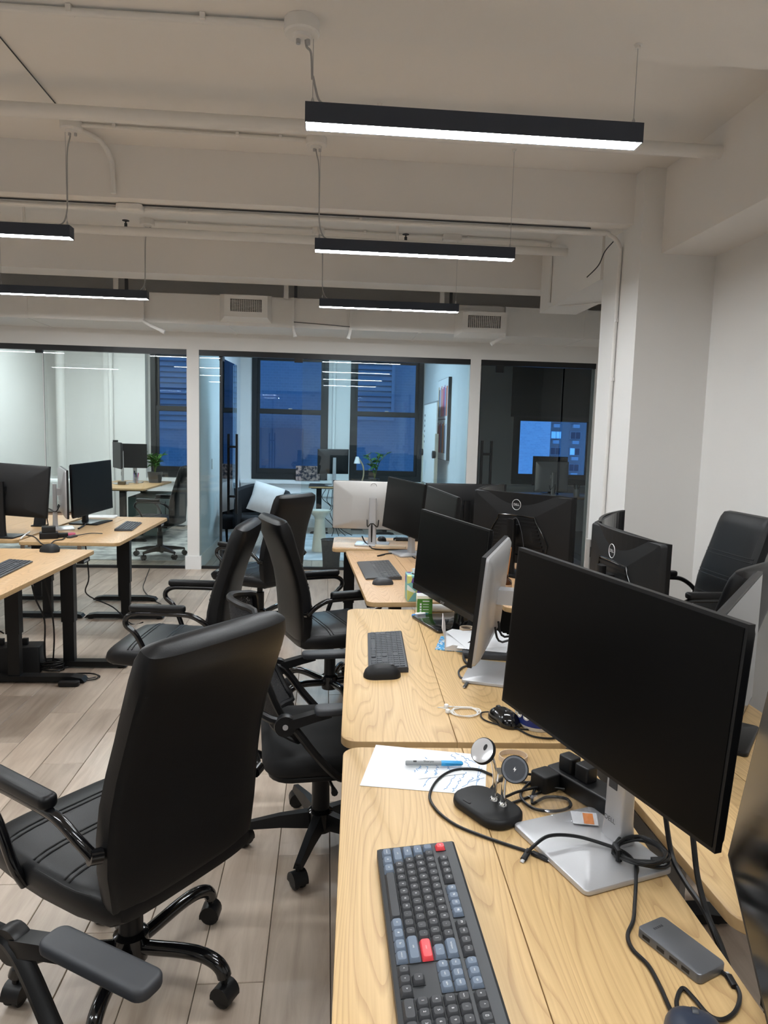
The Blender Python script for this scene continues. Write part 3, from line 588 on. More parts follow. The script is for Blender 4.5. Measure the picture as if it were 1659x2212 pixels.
def leather_chair(name, label, dz=0.0, base='tube', group=None, a0=18, seat_seams=True):
    o = thing(name, label, 'chair', (0, 0, 0), 0, group); zs = .47+dz
    # seat cushion
    ys = [-.25, -.245, -.22, -.12, 0, .10, .19, .25, .285, .30, .302]; zz = [0, 0, 0, .0, -.002, 0, .004, .002, -.012, -.03, -.04]
    wd_ = [.36, .42, .46, .50, .515, .52, .515, .50, .47, .42, .34]; th = [.03, .07, .10, .112, .114, .114, .112, .105, .09, .06, .025]
    pad([(y, zs-.055+z) for y, z in zip(ys, zz)], wd_, th, 28, 4.0).build('seat', leather, o)
    for y in (-.08, .05, .18):
        for d in (-.009, .009):
            def top(x, yy):
                for i in range(len(ys)-1):
                    if ys[i] <= yy <= ys[i+1]:
                        t = (yy-ys[i])/(ys[i+1]-ys[i]); W_ = wd_[i]*(1-t)+wd_[i+1]*t; return zs-.055+zz[i]*(1-t)+zz[i+1]*t+(th[i]*(1-t)+th[i+1]*t)/2*(max(0, 1-(2*abs(x)/W_)**4))**.25
            pts = [(x, y+d, top(x, y+d)-.0012) for x in [-.238+.476*k/16 for k in range(17)]]
            MB().tube(pts, .0038, 8).build('seat_seam', leather, o)
    pts = []
    for k in range(40):
        a = 2*PI*k/40; ca, sa = math.cos(a), math.sin(a); pts.append((math.copysign(abs(ca)**.5, ca)*.247, .02+math.copysign(abs(sa)**.5, sa)*.262, zs-.025))
    MB().tube(pts, .003, 6, closed=True).build('seat_piping', seam, o)
    # backrest: S-shaped cushion with head roll
    pth = [(-.215, .385), (-.216, .395), (-.218, .43), (-.218, .52), (-.222, .60), (-.232, .68), (-.25, .76), (-.275, .84), (-.302, .92), (-.326, .99), (-.340, 1.03), (-.35, 1.06), (-.355, 1.072)]
    pth = [(y, z+dz) for y, z in pth]
    bw = [.36, .42, .455, .48, .485, .48, .47, .462, .46, .455, .45, .435, .38]; bt = [.03, .055, .075, .085, .09, .088, .082, .08, .084, .092, .09, .07, .03]
    bk = pad(pth, bw, bt, 28, 4.0).build('backrest', leather, o)
    def pos(z):
        for i in range(len(pth)-1):
            if pth[i][1] <= z <= pth[i+1][1]:
                t = (z-pth[i][1])/(pth[i+1][1]-pth[i][1]); return pth[i][0]*(1-t)+pth[i+1][0]*t, bt[i]*(1-t)+bt[i+1]*t, bw[i]*(1-t)+bw[i+1]*t
        return pth[-1][0], bt[-1], bw[-1]
    for z in (.60, .72, .84):
        for d in (-.010, .010):
            y, t, w = pos(z+d+dz); MB().tube([(x, y+t/2*(max(0, 1-(2*abs(x)/w)**4))**.25-.0012, z+d+dz+.004) for x in [-w*.46+w*.92*k/16 for k in range(17)]], .0042, 8).build('back_seam', leather, bk)
    y, t, w = pos(.965+dz); MB().tube([(x, y-t/2*(max(0, 1-(2*abs(x)/w)**4))**.25+.0010, .965+dz) for x in [-w*.47+w*.94*k/16 for k in range(17)]], .0035, 8).build('head_seam', leather, bk)
    for s in (-1, 1):
        MB().tube([(s*(pos(z+dz)[2]/2*.845), pos(z+dz)[0]+pos(z+dz)[1]*.41, z+dz) for z in (.45, .55, .65, .75, .85, .95, 1.02)], .003, 6).build('side_piping', seam, bk)
        # armrest
        zp = .665+dz
        ar = MB().tube(smooth([(s*.255, .07, zs-.075), (s*.275, .085, zs-.02), (s*.285, .13, zs+.08), (s*.288, .175, zp-.07), (s*.288, .175, zp-.035), (s*.288, .14, zp-.012), (s*.288, .08, zp-.008), (s*.288, -.08, zp-.008), (s*.287, -.14, zp-.016), (s*.28, -.19, zp-.045), (s*.262, -.225, zp-.085)], 5), .0135, 12).build('armrest', gloss, o)
        MB().soft(.046, .27, .034, .02, .012).xf(Matrix.Translation((s*.288, .025, zp))).build('arm_pad', leather, ar)
        MB().cyl((s*.245, -.228, zp-.088), (s*.272, -.222, zp-.082), .018, 12).build('arm_bolt', gloss, ar)
    gas(o, zs-.09)
    for k in range(5):
        a = R(a0+72*k); dx, dy = math.cos(a), math.sin(a)
        if base == 'tube':
            rr = [(.03, .105), (.08, .112), (.16, .125), (.22, .128), (.262, .118), (.283, .10), (.29, .082)]
            MB().tube(smooth([(dx*r_, dy*r_, z) for r_, z in rr], 4), .0195, 12).build('base_leg', gloss, o)
        else:
            MB().loft([[(dx*r_-dy*w*s, dy*r_+dx*w*s, z) for s, z in ((-1, z0), (1, z0), (1, z1), (-1, z1))] for r_, w, z0, z1 in ((.03, .024, .075, .135), (.16, .02, .08, .12), (.29, .015, .075, .095))]).build('base_leg', blk, o)
        caster(o, dx*.29, dy*.29, a+.6+k)
    return o
def put(o, x, y, rz, label=None, group=None):
    o.location = (x, y, 0); o.rotation_euler = (0, 0, R(rz))
    if label: o['label'] = label
    return o
GC = 'black leather office chairs'
c1 = put(leather_chair('office_chair', 'large black leather office chair in the foreground, its back to the viewer', group=GC, a0=-1), -.52, 1.88, 52)
put(copy_tree(c1), -.735, 3.66, 84, 'black leather office chair turned left, between the desk rows')
put(copy_tree(c1), .04, 3.98, -70, 'black leather office chair pulled up to the third desk of the right row')
put(copy_tree(c1), -.50, 5.50, 54, 'black leather office chair farthest back, near the open glass door')
c8 = put(leather_chair('office_chair', 'black leather office chair against the right wall, its ribbed front showing', dz=.07, group=GC), 2.0, 3.72, 92)
put(copy_tree(c1), 1.455, 2.82, 38, 'black leather office chair half hidden behind the right-edge monitor')
put(leather_chair('office_chair', 'black office chair with plastic star base inside the left glass office', dz=.02, base='star', group=GC), -1.95, 8.5, 82).location.z = .0105

def mesh_chair(name, label, group=None, a0=10):
    o = thing(name, label, 'chair', (0, 0, 0), 0, group); zs = .45
    MB().soft(.50, .48, .075, .09, .03).xf(Matrix.Translation((0, .02, zs-.075))).build('seat', fabric, o)
    MB().soft(.46, .44, .02, .08, .006).xf(Matrix.Translation((0, .02, zs-.095))).build('seat_pan', blk, o)
    # back: bent shield frame
    def bp(u, v):       # u -1..1, v 0..1
        w = .19+.055*math.sin(PI*min(v*1.25, 1))-.06*max(0, v-.75)/.25; z = .49+.44*v
        return Vector((u*w, -.185-.15*v+.085*u*u-.03*math.sin(v*PI), z))
    ring = [bp(-1+2*k/8, 0) for k in range(8)]+[bp(1, k/12) for k in range(12)]+[bp(1-2*k/8, 1)+Vector((0, 0, .02*(1-(1-2*k/8)**2))) for k in range(8)]+[bp(-1, 1-k/12) for k in range(12)]
    MB().tube(smooth(ring, 2, True), .0125, 8, closed=True).build('back_frame', blk, o)
    g = MB(); nu, nv = 12, 14; vs = []; fs = []
    for d in (0, .004):
        for j in range(nv+1):
            for i in range(nu+1): vs.append(bp(-1+2*i/nu, j/nv)+Vector((0, -d, .02*(1-(-1+2*i/nu)**2) if j == nv else 0)))
    n = (nu+1)*(nv+1)
    for j in range(nv):
        for i in range(nu):
            a = j*(nu+1)+i; fs += [(a, a+1, a+nu+2, a+nu+1), (n+a, n+a+nu+1, n+a+nu+2, n+a+1)]
    g.add(vs, fs).build('back_mesh', meshm, o)
    MB().tube(smooth([(-.02, -.30, .62), (-.17, -.27, .66), (-.215, -.235, .72)], 4)+[], .012, 8).build('lumbar_bar', blk, o); MB().tube(smooth([(.02, -.30, .62), (.17, -.27, .66), (.215, -.235, .72)], 4), .012, 8).build('lumbar_bar', blk, o)
    MB().tube(smooth([(0, -.05, zs-.10), (0, -.20, zs-.10), (0, -.29, zs-.03), (0, -.305, .60), (0, -.30, .74)], 5), .02, 10, sq=.6).build('back_spine', blk, o)
    for s in (-1, 1):
        ar = MB().tube(smooth([(s*.235, .06, zs-.085), (s*.275, .02, zs-.05), (s*.285, -.05, zs+.03), (s*.285, -.13, .585), (s*.282, -.19, .605), (s*.25, -.235, .62)], 4), .017, 8, sq=.8).build('arm_support', blk, o)
        MB().lathe([(.001, -.016), (.034, -.016), (.036, -.01), (.036, .01), (.034, .016), (.001, .016)], 18).xf(Matrix.Translation((s*.292, -.15, .59)) @ Matrix.Rotation(PI/2, 4, 'Y')).build('pivot', blk, ar)
        MB().lathe([(.001, 0), (.009, 0), (.009, .004), (.001, .004)], 10).xf(Matrix.Translation((s*.309, -.15, .59)) @ Matrix.Rotation(s*PI/2, 4, 'Y')).build('pivot_screw', silver, ar)
        MB().loft([[(s*.292-.018, y, z0), (s*.292+.018, y, z0), (s*.292+.018, y, z1), (s*.292-.018, y, z1)] for y, z0, z1 in ((-.14, .575, .61), (-.06, .60, .63), (.0, .615, .632))]).build('arm_link', blk, ar)
        MB().soft(.062, .25, .026, .022, .009).xf(Matrix.Translation((s*.292, .07, .622))).build('arm_pad', dgrey, ar)
    gas(o, zs-.09, .10)
    for k in range(5):
        a = R(a0+72*k); dx, dy = math.cos(a), math.sin(a)
        MB().loft([[(dx*r_-dy*w*s, dy*r_+dx*w*s, z) for s, z in ((-1, z0), (1, z0), (.6, z1), (-.6, z1))] for r_, w, z0, z1 in ((.03, .026, .07, .13), (.15, .021, .075, .118), (.285, .016, .07, .092))]).build('base_leg', blk, o)
        caster(o, dx*.28, dy*.28, a+.3+k*1.3)
    return o
def mesh_mat():
    m = bpy.data.materials.new('chair_mesh'); m.use_nodes = True; nt = m.node_tree; L = nt.links.new; b = nt.nodes['Principled BSDF']; out = nt.nodes['Material Output']
    b.inputs['Base Color'].default_value = (.018, .018, .02, 1); b.inputs['Roughness'].default_value = .8
    tc = nt.nodes.new('ShaderNodeTexCoord'); ck = nt.nodes.new('ShaderNodeTexVoronoi'); ck.inputs['Scale'].default_value = 260; L(tc.outputs['Object'], ck.inputs['Vector'])
    gt = nt.nodes.new('ShaderNodeMath'); gt.operation = 'LESS_THAN'; gt.inputs[1].default_value = .38; L(ck.outputs['Distance'], gt.inputs[0])
    ml = nt.nodes.new('ShaderNodeMath'); ml.operation = 'MULTIPLY'; ml.inputs[1].default_value = .55; L(gt.outputs[0], ml.inputs[0])
    tr = nt.nodes.new('ShaderNodeBsdfTransparent'); mx = nt.nodes.new('ShaderNodeMixShader'); L(ml.outputs[0], mx.inputs[0]); L(b.outputs[0], mx.inputs[1]); L(tr.outputs[0], mx.inputs[2]); L(mx.outputs[0], out.inputs[0]); return m
meshm = mesh_mat()
GM = 'black mesh task chairs'
mc = put(mesh_chair('task_chair', 'black mesh task chair with flip-up arms tucked against the right desk row', group=GM, a0=51), 0.0, 2.53, -84)
put(copy_tree(mc), -.58, .93, -121, 'black mesh task chair at the lower left corner, only its arm showing')

# tub armchair in the middle office
ac = thing('armchair', 'black tub armchair with a white cushion in the middle office', 'armchair', (-.80, 9.05, 0.0105), R(14))
velvet = mat('black_velvet', (.008, .009, .012), .9, bump=.2)
MB().soft(.62, .58, .16, .12, .05, zb=.30).build('seat', velvet, ac)
rings = []
for k in range(25):
    a = R(-35+250*k/24); h = .74-.16*abs(math.cos(a))**1.5*(1 if math.sin(a) < .3 else .6); ro, ri = .40, .31
    ca, sa = math.cos(a), math.sin(a); rings.append([(ri*ca, ri*sa, .26), (ro*ca*.94, ro*sa*.94, .22), (ro*ca, ro*sa, .4), (ro*ca*1.02, ro*sa*1.02, h-.03), (ro*ca*.96, ro*sa*.96, h), (ri*ca*1.04, ri*sa*1.04, h-.02), (ri*ca, ri*sa, h-.08)])
MB().loft(rings).xf(Matrix.Scale(1.12, 4)).build('shell', velvet, ac, sharp=60)
for k in range(4):
    a = R(45+90*k); MB().tube([(math.cos(a)*.22, math.sin(a)*.22, .3), (math.cos(a)*.27, math.sin(a)*.27, .0)], [.018, .011], 10).build('leg', blks, ac)
cu = MB(); rg = []
for k in range(13):
    t = -1+2*k/12; e = max(.02, (1-abs(t)**3)); rg.append([(x*(1-.07*(1-abs(t))), t*.2, y*e) for x, y in [(math.copysign(abs(math.cos(q))**.5, math.cos(q))*.20, math.copysign(abs(math.sin(q))**.9, math.sin(q))*.06) for q in [2*PI*j/20 for j in range(20)]]])
cu.loft(rg).xf(Matrix.Translation((-.76, 9.12, .665)) @ Matrix.Rotation(R(16), 4, 'Y') @ Matrix.Rotation(R(64), 4, 'X'))
tag(cu.build('cushion', mat('cushion_white', (.78, .78, .77), .9, bump=.3)), 'white square cushion lying on the tub armchair', 'cushion')

# ================================================================== MONITORS
def frame(c, phi, tilt, roll):
    phi, t, rl = R(phi), R(tilt), R(roll)
    u = Vector((math.cos(phi), math.sin(phi), 0)); n = Vector((math.sin(phi), -math.cos(phi), 0)); up = Vector((0, 0, 1))*math.cos(t)-n*math.sin(t)
    u, up = u*math.cos(rl)+up*math.sin(rl), up*math.cos(rl)-u*math.sin(rl)
    back = up.cross(u)*-1 if False else u.cross(up)*-1
    M = Matrix((u, -back if False else back, up)).transposed().to_4x4()
    return M, u, n, up
def monitor(label, c, phi, tilt=3, roll=0, w=.613, h=.362, z0=DZ, style='black', curve=0.0, stand='silver', chin=.0, logo=None, brand=None, col_dx=0, arm=None, base_z=None, vent=False, screen=None, housing=True, group='desk monitors', base=(.22, .19), base_fwd=.03, base_off=(0, 0), depth=.075):
    c = Vector(c); M, u, n, up = frame(c, phi, tilt, roll)
    # local x right (front viewer), y backwards, z up
    yb = Vector((-n.x, -n.y, 0))
    bxy = c+yb*depth+Vector((u.x, u.y, 0)).normalized()*col_dx; bxy.z = z0
    o = thing('monitor', label, 'monitor', bxy, 0, group); T = Matrix.Translation(c-bxy) @ M
    casem = {'black': blk, 'silver': silver, 'white': silverw}[style]; t = .014
    def bend(mb):
        if curve:
            for v in mb.v: a = v.x/curve; d = v.y; v.x = (curve+d*0-d)*math.sin(a)+0*v.x; v.y = d-(curve-d)*(1-math.cos(a))*1.0
        return mb.xf(T)
    def slab(w, h, y0, y1, zc=0, nx=16):
        mb = MB(); rings = []
        for i in range(nx+1):
            x = -w/2+w*i/nx; rings.append([(x, y0, zc-h/2), (x, y1, zc-h/2), (x, y1, zc+h/2), (x, y0, zc+h/2)])
        return mb.loft(rings)
    bend(slab(w, h, 0, t)).build('case', blk if style != 'silver' else blk, o, flat=True)
    sc = bend(slab(w-.012, h-.014-chin, -.0012, -.0002, chin/2)).build('screen', screen or screenm, o, flat=True)
    if chin:
        bend(slab(w-.004, chin, -.003, .001, -h/2+chin/2+.002)).build('chin', blk, o, flat=True)
        if brand: text_mb(brand, .022).xf(T @ Matrix.Translation((0, -.0036, -h/2+chin/2)) @ Matrix.Rotation(PI/2, 4, 'X')).build('brand_mark', silver, o)
    # back shell
    if housing:
        k = 17; rings = []
        for (sx, sz, y, zc) in ((.997, .995, t-.004, 0), (.992, .988, t+.010, 0), (.975, .965, t+.017, 0), (.9, .86, t+.0185, 0), (.3, .3, t+.0195, 0)) if curve else ((.997, .995, t-.004, 0), (.985, .975, t+.008, 0), (.93, .90, t+.018, 0), (.60, .62, t+(.030 if style != 'silver' else .021), -.02), (.52, .5, t+(.034 if style != 'silver' else .023), -.02)):
            ring = []
            for (x, z) in rrect(w*sx, h*sz, .012, 3): ring.append((x, y, z+zc))
            rings.append(ring)
        mb = MB().loft(rings, False, True); bend(mb).build('back_shell', casem if style != 'black' else blkm, o, sharp=30)
    def onback(mb, x, z, y): return mb.xf(Matrix.Translation((x, y, z)) @ Matrix.Rotation(PI, 4, 'Z') @ Matrix.Rotation(PI/2, 4, 'X'))
    if logo:
        lm = legend if style == 'black' else inkd; lz = h*logo[1]; s = logo[0]; yy = t+.0205
        mb = onback(text_mb('DELL', s*.62), 0, lz, yy); bend(mb); q = mb.build('logo_letters', lm, o, flat=True)
        rg = MB().tube([(math.cos(2*PI*k/32)*s, math.sin(2*PI*k/32)*s, 0) for k in range(32)], s*.045, 6, closed=True); bend(onback(rg, 0, lz, yy)).build('logo_ring', lm, q)
    if vent:
        pts = [(-.105, .085), (.105, .085), (.135, .06), (.205, -.12), (-.205, -.12), (-.135, .06)]
        ring = MB().tube(smooth([(x, 0, z-.01) for x, z in pts], 3, True), .0045, 8, closed=True).xf(Matrix.Translation((0, t+.020, 0))); bend(ring); fr = ring.build('vent_rim', gloss, o)
        for k in range(9):
            z = .062-k*.021; hw = .12+max(0, (.07-z))*.40; sl = MB().box(-hw, t+.012, z-.008, hw, t+.023, z+.003); bend(sl).build('vent_slat', blk, fr)
    for dx in ([-.07, .07] if style != 'black' else []):
        MB().tube(smooth([T @ Vector((dx*.6, t+.03, -h*.28)), T @ Vector((dx*.5, t+.06, -h*.42)), Vector((yb.x*.06, yb.y*.06, .16)), Vector((yb.x*.05, yb.y*.05, .03))], 5), .004, 6).build('video_cable', blk, o)
    # stand
    sm = {'silver': silver, 'white': silverw, 'black': blk, 'gloss': gloss}[stand]; rz = math.atan2(u.y, u.x); zt = c.z-z0+.06
    if arm is None:
        cw, cd = (.052, .03) if stand != 'gloss' else (.06, .03)
        st = MB().loft([[(x*s, y*s2, z) for x, y in rrect(cw, cd, .008, 3)] for z, s, s2 in ((.010, 1.25, 1.3), (.05, 1.08, 1.1), (zt*.5, 1, 1), (zt, .95, .9))]).xf(Matrix.Rotation(rz, 4, 'Z')).build('stand_column', sm, o)
        MB().box(-.03, -depth+.03, zt-.085, .03, -.012, zt-.035).xf(Matrix.Rotation(rz, 4, 'Z')).build('neck', blk if style == 'black' else sm, st)
        bw, bd = base
        MB().prism(rrect(bw, bd, .012, 4), 0, .012, .0025).xf(Matrix.Rotation(rz, 4, 'Z') @ Matrix.Translation((base_off[0], -base_fwd+base_off[1], 0))).build('stand_base', sm, o, sharp=25)
        if stand == 'silver' and style == 'black': MB().soft(.024, .004, .055, .0018, .0012).xf(Matrix.Rotation(rz, 4, 'Z') @ Matrix.Translation((-.004, -.0155, .115))).build('cable_slot', dgrey, st)
        if brand and not chin: text_mb(brand, .014).xf(Matrix.Rotation(rz, 4, 'Z') @ Matrix.Translation((-.004, -.0195, .052)) @ Matrix.Rotation(PI/2, 4, 'X')).build('brand_mark', inkd, st)
    else:
        a = Vector(arm)-bxy
        MB().cyl(a, a+Vector((0, 0, c.z-z0+.04)), .018, 14).build('arm_post', sm, o); MB().tube([a+Vector((0, 0, c.z-z0)), T @ Vector((0, .05, 0))], .016, 10).build('arm_link', sm, o)
    return o
M1 = monitor('big black monitor in the foreground on a silver stand, screen off', (.52, 1.265, 1.102), -72.1, 3.0, -1.7, brand='DELL', base=(.235, .20), base_fwd=.07)
monitor('black monitor with a thick lower bezel on a glossy black base', (.517, 2.915, 1.007), -72.4, 4.1, -1.4, .613, .372, chin=.024, brand='acer', stand='gloss', base=(.26, .23), base_fwd=.06)
monitor('silver-backed monitor seen almost edge-on beside the open notebook', (.558, 2.340, 1.001), 249.0, 5.1, 1.0, .58, .345, style='silver', base=(.23, .20), base_fwd=.071, base_off=(.058, .0), depth=.12)
monitor('black-screened monitor on the third desk of the right row, farther one', (.505, 4.624, 1.062), -72.0, 5.4, -1.2, .59, .35)
monitor('smaller-looking black-screened monitor right of it on the third desk', (.60, 3.735, 1.064), -83.6, 5, -1, .60, .355)
monitor('monitor with a white-grey back and round logo on the far desk', (.347, 5.08, 1.02), 172, 0, 0, .59, .35, style='white', logo=(.021, .40), base=(.24, .19), base_fwd=.02)
tl = at(921, 1043, z=1.18); monitor('black-backed monitor half hidden behind the curved ones', (tl.x+.30, tl.y, 1.00), 180, 0, 0, .61, .36, logo=(.022, .25), stand='black')
monitor('large curved black monitor with round logo and ribbed vent, back to the viewer', (1.128, 4.029, 1.009), 130.3, 0, 0, .70, .41, curve=1.6, logo=(.030, .34), vent=True, stand='black')
a_, b_ = at(1024, 1054, z=1.2), at(1092, 1041, z=1.2); ph = math.degrees(math.atan2(b_.y-a_.y, b_.x-a_.x))
uu = (b_-a_).normalized(); monitor('curved monitor peeking over the large logo-backed one, screen toward us', a_+uu*.31+Vector((0, 0, -.19)), ph, 0, 0, .62, .37, curve=1.4, stand='black', screen=screeng)
monitor('curved black monitor with round logo nearer the right wall', (1.18, 2.72, .978), 91.4, 0, 0, .66, .39, curve=1.3, logo=(.028, .30), vent=True, stand='black')
a_, b_ = at(1282, 1123, z=1.18), at(1347, 1093, z=1.18); ph = math.degrees(math.atan2(b_.y-a_.y, b_.x-a_.x))
uu = (b_-a_).normalized(); monitor('curved monitor behind the logo-backed one at right, white stand beside it', a_+uu*.31+Vector((0, 0, -.19)), ph, 0, 0, .62, .37, curve=1.3, stand='white', screen=screeng)
a_, b_ = at(1560, 1332, z=1.15), at(1659, 1222, z=1.15); uu = (b_-a_).normalized(); ph = math.degrees(math.atan2(uu.y, uu.x))
monitor('grey-framed glossy monitor at the right edge, seen along its slanted top', a_+uu*.35+Vector((0, 0, -.20)), ph, 0, 0, .70, .40, stand='black', screen=screeng)
# glossy tilted screen at the lower right edge
A = Vector((.674, 1.053, .86)); B = Vector((.80, 1.185, 1.188)); Cc = Vector((.54, .742, .85)); e1 = (Cc-A).normalized(); e2 = (B-A); e2 = (e2-e1*e2.dot(e1)*.45).normalized(); nn = e1.cross(e2).normalized()
gs = thing('monitor', 'glossy dark screen cut off by the lower right corner of the picture', 'monitor', (.86, 1.16, DZ), 0, 'desk monitors'); k0 = Vector((.86, 1.16, DZ))
def quad(d0, d1, ins): return [A-k0+e1*ins+e2*ins-nn*0+nn*d for d in (d0,)]
def pslab(i0, d0, d1):
    P = [A+e1*i0+e2*i0, A+e1*(.60-i0)+e2*i0, A+e1*(.60-i0)+e2*(.40-i0), A+e1*i0+e2*(.40-i0)]
    return MB().loft([[p-k0+nn*d0 for p in P], [p-k0+nn*d1 for p in P]])
pslab(0, 0, -.012).build('case', blk, gs, flat=True); pslab(.008, .0015, .0002).build('screen', screeng, gs, flat=True)
pc = A+e1*.3+e2*.2-k0; MB().cyl((0, 0, 0), (0, 0, .32), .016, 12).build('arm_post', blk, gs); MB().tube([(0, 0, .25), pc-nn*.03], .014, 8).build('arm_link', blk, gs); MB().prism(rrect(.14, .12, .02), 0, .012).build('stand_base', blk, gs)
# left cluster
monitor('large black monitor on a wide flat base on the left standing desk', (-1.906, 5.99, 1.033), 82.5, 1, 1.0, .705, .42, stand='black', base=(.30, .24), base_fwd=.05)
tr = at(106, 1003, Y=5.2); monitor('black-backed monitor cut off by the left edge of the picture', (tr.x-.31, 5.22, tr.z-.185), 176, -4, 3, .62, .37, stand='black')
lm = bpy.data.objects['monitor.%03d' % (len([o for o in bpy.data.objects if o.name.split('.')[0] == 'monitor'])-1)]
monitor('silver-backed monitor standing edge-on on the left desk', (-2.0, 5.62, 1.03), 114, 0, 0, .60, .36, style='silver', base=(.2, .2))

# ================================================================== KEYBOARDS
def keycap_mesh(wu, u=.01905, h=.0085, top=.66, kind='dark'):
    w = wu*u-.0012; d = u-.0012; mb = MB(); tw, td = w-(d*(1-top)), d*top
    rings = [[(x, y, 0) for x, y in rrect(w, d, .0018, 2)], [(x, y, h*.28) for x, y in rrect(w*.985, d*.985, .0022, 2)], [(x, y+.0006, h*.90) for x, y in rrect(tw+.0006, td+.0006, .0032, 2)], [(x, y+.0006, h*.985) for x, y in rrect(tw-.0006, td-.0006, .0030, 2)], [(x, y+.0006, h) for x, y in rrect(tw-.0022, td-.0022, .0026, 2)]]
    return mb.loft(rings, False, True)
KM = {}
def key(parent, x, y, z, wu, m, leg=None, rx=0, u=.01905, low=False, h=.0085):
    kk = (round(wu, 2), m.name, u, low)
    if kk not in KM:
        me = keycap_mesh(wu, u, h if not low else .0022, .74 if not low else .88).build('keycap', m, None, sharp=24); KM[kk] = me.data; bpy.data.objects.remove(me)
    o = bpy.data.objects.new('keycap', KM[kk]); COL.objects.link(o); o.parent = parent; o.location = (x, y, z)
    if leg:
        t = text_mb(leg, .0052 if len(leg) < 3 else .0036); t.xf(Matrix.Translation((0, .0006, .0087))); q = t.build('legend', legend, o, flat=True)
    return o
def full_keyboard():
    u = .01905; o = thing('mechanical_keyboard', 'full-size black mechanical keyboard with red escape and enter keys', 'keyboard', (.181, 1.028, DZ), R(-89.9))
    W, D = .446, .146
    # wedge case, front edge toward -y
    cs = MB(); prof = [(-D/2, .004), (-D/2, .019), (-D/2+.006, .021), (D/2-.004, .034), (D/2, .032), (D/2, .012), (D/2-.01, .004)]
    cs.loft([[(x, y, z) for y, z in prof] for x in (-W/2, -W/2+.0001, W/2-.0001, W/2)]).build('case', mat('keyboard_case', (.035, .037, .04), .45, metal=.3), o, sharp=30)
    tilt = math.atan2(.013, D-.01)
    for fx in (-.19, .19):
        MB().cyl((fx, -D/2+.02, 0), (fx, -D/2+.02, .006), .006, 8).build('foot', blk, o); MB().cyl((fx, D/2-.02, 0), (fx, D/2-.02, .006), .006, 8).build('foot', blk, o)
    pl_ = bpy.data.objects.new('key_field', None)
    x0 = -W/2+.0095; rows = [0, 1, 2, 3, 4, 5.25]
    def yz(r): y = -D/2+.0165+r*u; return y, .0205+(y+D/2)*.094
    def put_key(xu, r, wu, m, leg=None, yoff=0):
        y, z = yz(r); k = key(o, x0+(xu+wu/2)*u, y, z-.001, wu, m, leg); k.rotation_euler = (tilt*.9, 0, 0); return k
    a, b = keyd, keyb
    def plate(x_0, x_1, ra, rb):
        (ya, za), (yb_, zb_) = yz(ra-.5), yz(rb+.5); X0, X1 = x0+x_0*u, x0+x_1*u; e = .0009
        MB().add([(X0, ya, za+e), (X1, ya, za+e), (X1, yb_, zb_+e), (X0, yb_, zb_+e), (X0, ya, za+e-.004), (X1, ya, za+e-.004), (X1, yb_, zb_+e-.004), (X0, yb_, zb_+e-.004)], [(0,1,2,3),(7,6,5,4),(0,4,5,1),(1,5,6,2),(2,6,7,3),(3,7,4,0)]).build('key_well', seam, o, flat=True)
    for q in ((0, 15, 0, 4), (15.25, 18.25, 3, 4), (15.25, 18.25, 0, 0), (16.25, 17.25, 1, 1), (18.5, 22.5, 0, 4), (0, 1, 5.25, 5.25), (2, 6, 5.25, 5.25), (6.5, 10.5, 5.25, 5.25), (11, 15, 5.25, 5.25), (15.25, 18.25, 5.25, 5.25), (18.5, 22.5, 5.25, 5.25)): plate(*q)
    for xu, wu, m, l in ((0, 1.25, b, 'control'), (1.25, 1.25, b, '#'), (2.5, 1.25, b, 'alt'), (3.75, 6.25, a, None), (10, 1.25, b, 'alt'), (11.25, 1.25, b, '#'), (12.5, 1.25, b, 'fn'), (13.75, 1.25, b, 'control')): put_key(xu, 0, wu, m, l)
    put_key(0, 1, 2.25, b, 'shift'); [put_key(2.25+i, 1, 1, a, c) for i, c in enumerate('ZXCVBNM,./')]; put_key(12.25, 1, 2.75, b, 'shift')
    put_key(0, 2, 1.75, b, 'caps'); [put_key(1.75+i, 2, 1, a, c) for i, c in enumerate("ASDFGHJKL;'")]; put_key(12.75, 2, 2.25, keyr, 'enter')
    put_key(0, 3, 1.5, b, 'tab'); [put_key(1.5+i, 3, 1, a, c) for i, c in enumerate('QWERTYUIOP[]')]; put_key(13.5, 3, 1.5, b, '\\')
    put_key(0, 4, 1, b, '`'); [put_key(1+i, 4, 1, a, c) for i, c in enumerate('1234567890-=')]; put_key(13, 4, 2, b, 'backspace')
    put_key(0, 5.25, 1, keyr, 'esc')
    for g in range(3):
        for i in range(4): put_key(2+g*4.5+i-(.5 if g == 0 else .5)*0, 5.25, 1, b if g == 1 else a, 'F%d' % (g*4+i+1)) if g*4.5+i+2 < 15 else None
    X = 15.25
    for i, l in enumerate(('ins', 'home', 'pgup')): put_key(X+i, 4, 1, b, l)
    for i, l in enumerate(('del', 'end', 'pgdn')): put_key(X+i, 3, 1, b, l)
    for i, l in enumerate(('prt', 'mic', 'rgb')): put_key(X+i, 5.25, 1, b, l)
    for i, l in enumerate('<v>'): put_key(X+i, 0, 1, a, l)
    put_key(X+1, 1, 1, a, '^')
    N = 18.5
    for i, l in enumerate(('num', '/', '*', '-')): put_key(N+i, 4, 1, a, l)
    for r, ls in ((3, '789'), (2, '456'), (1, '123')):
        for i, l in enumerate(ls): put_key(N+i, r, 1, a, l)
    put_key(N, 0, 2, a, '0'); put_key(N+2, 0, 1, a, '.'); put_key(N+3, 2.5, 1, a, '+'); put_key(N+3, .5, 1, a, '=')
    for i, l in enumerate(('o', '^', '[]', '+')): put_key(N+i, 5.25, 1, a, l)
    return o
full_keyboard()
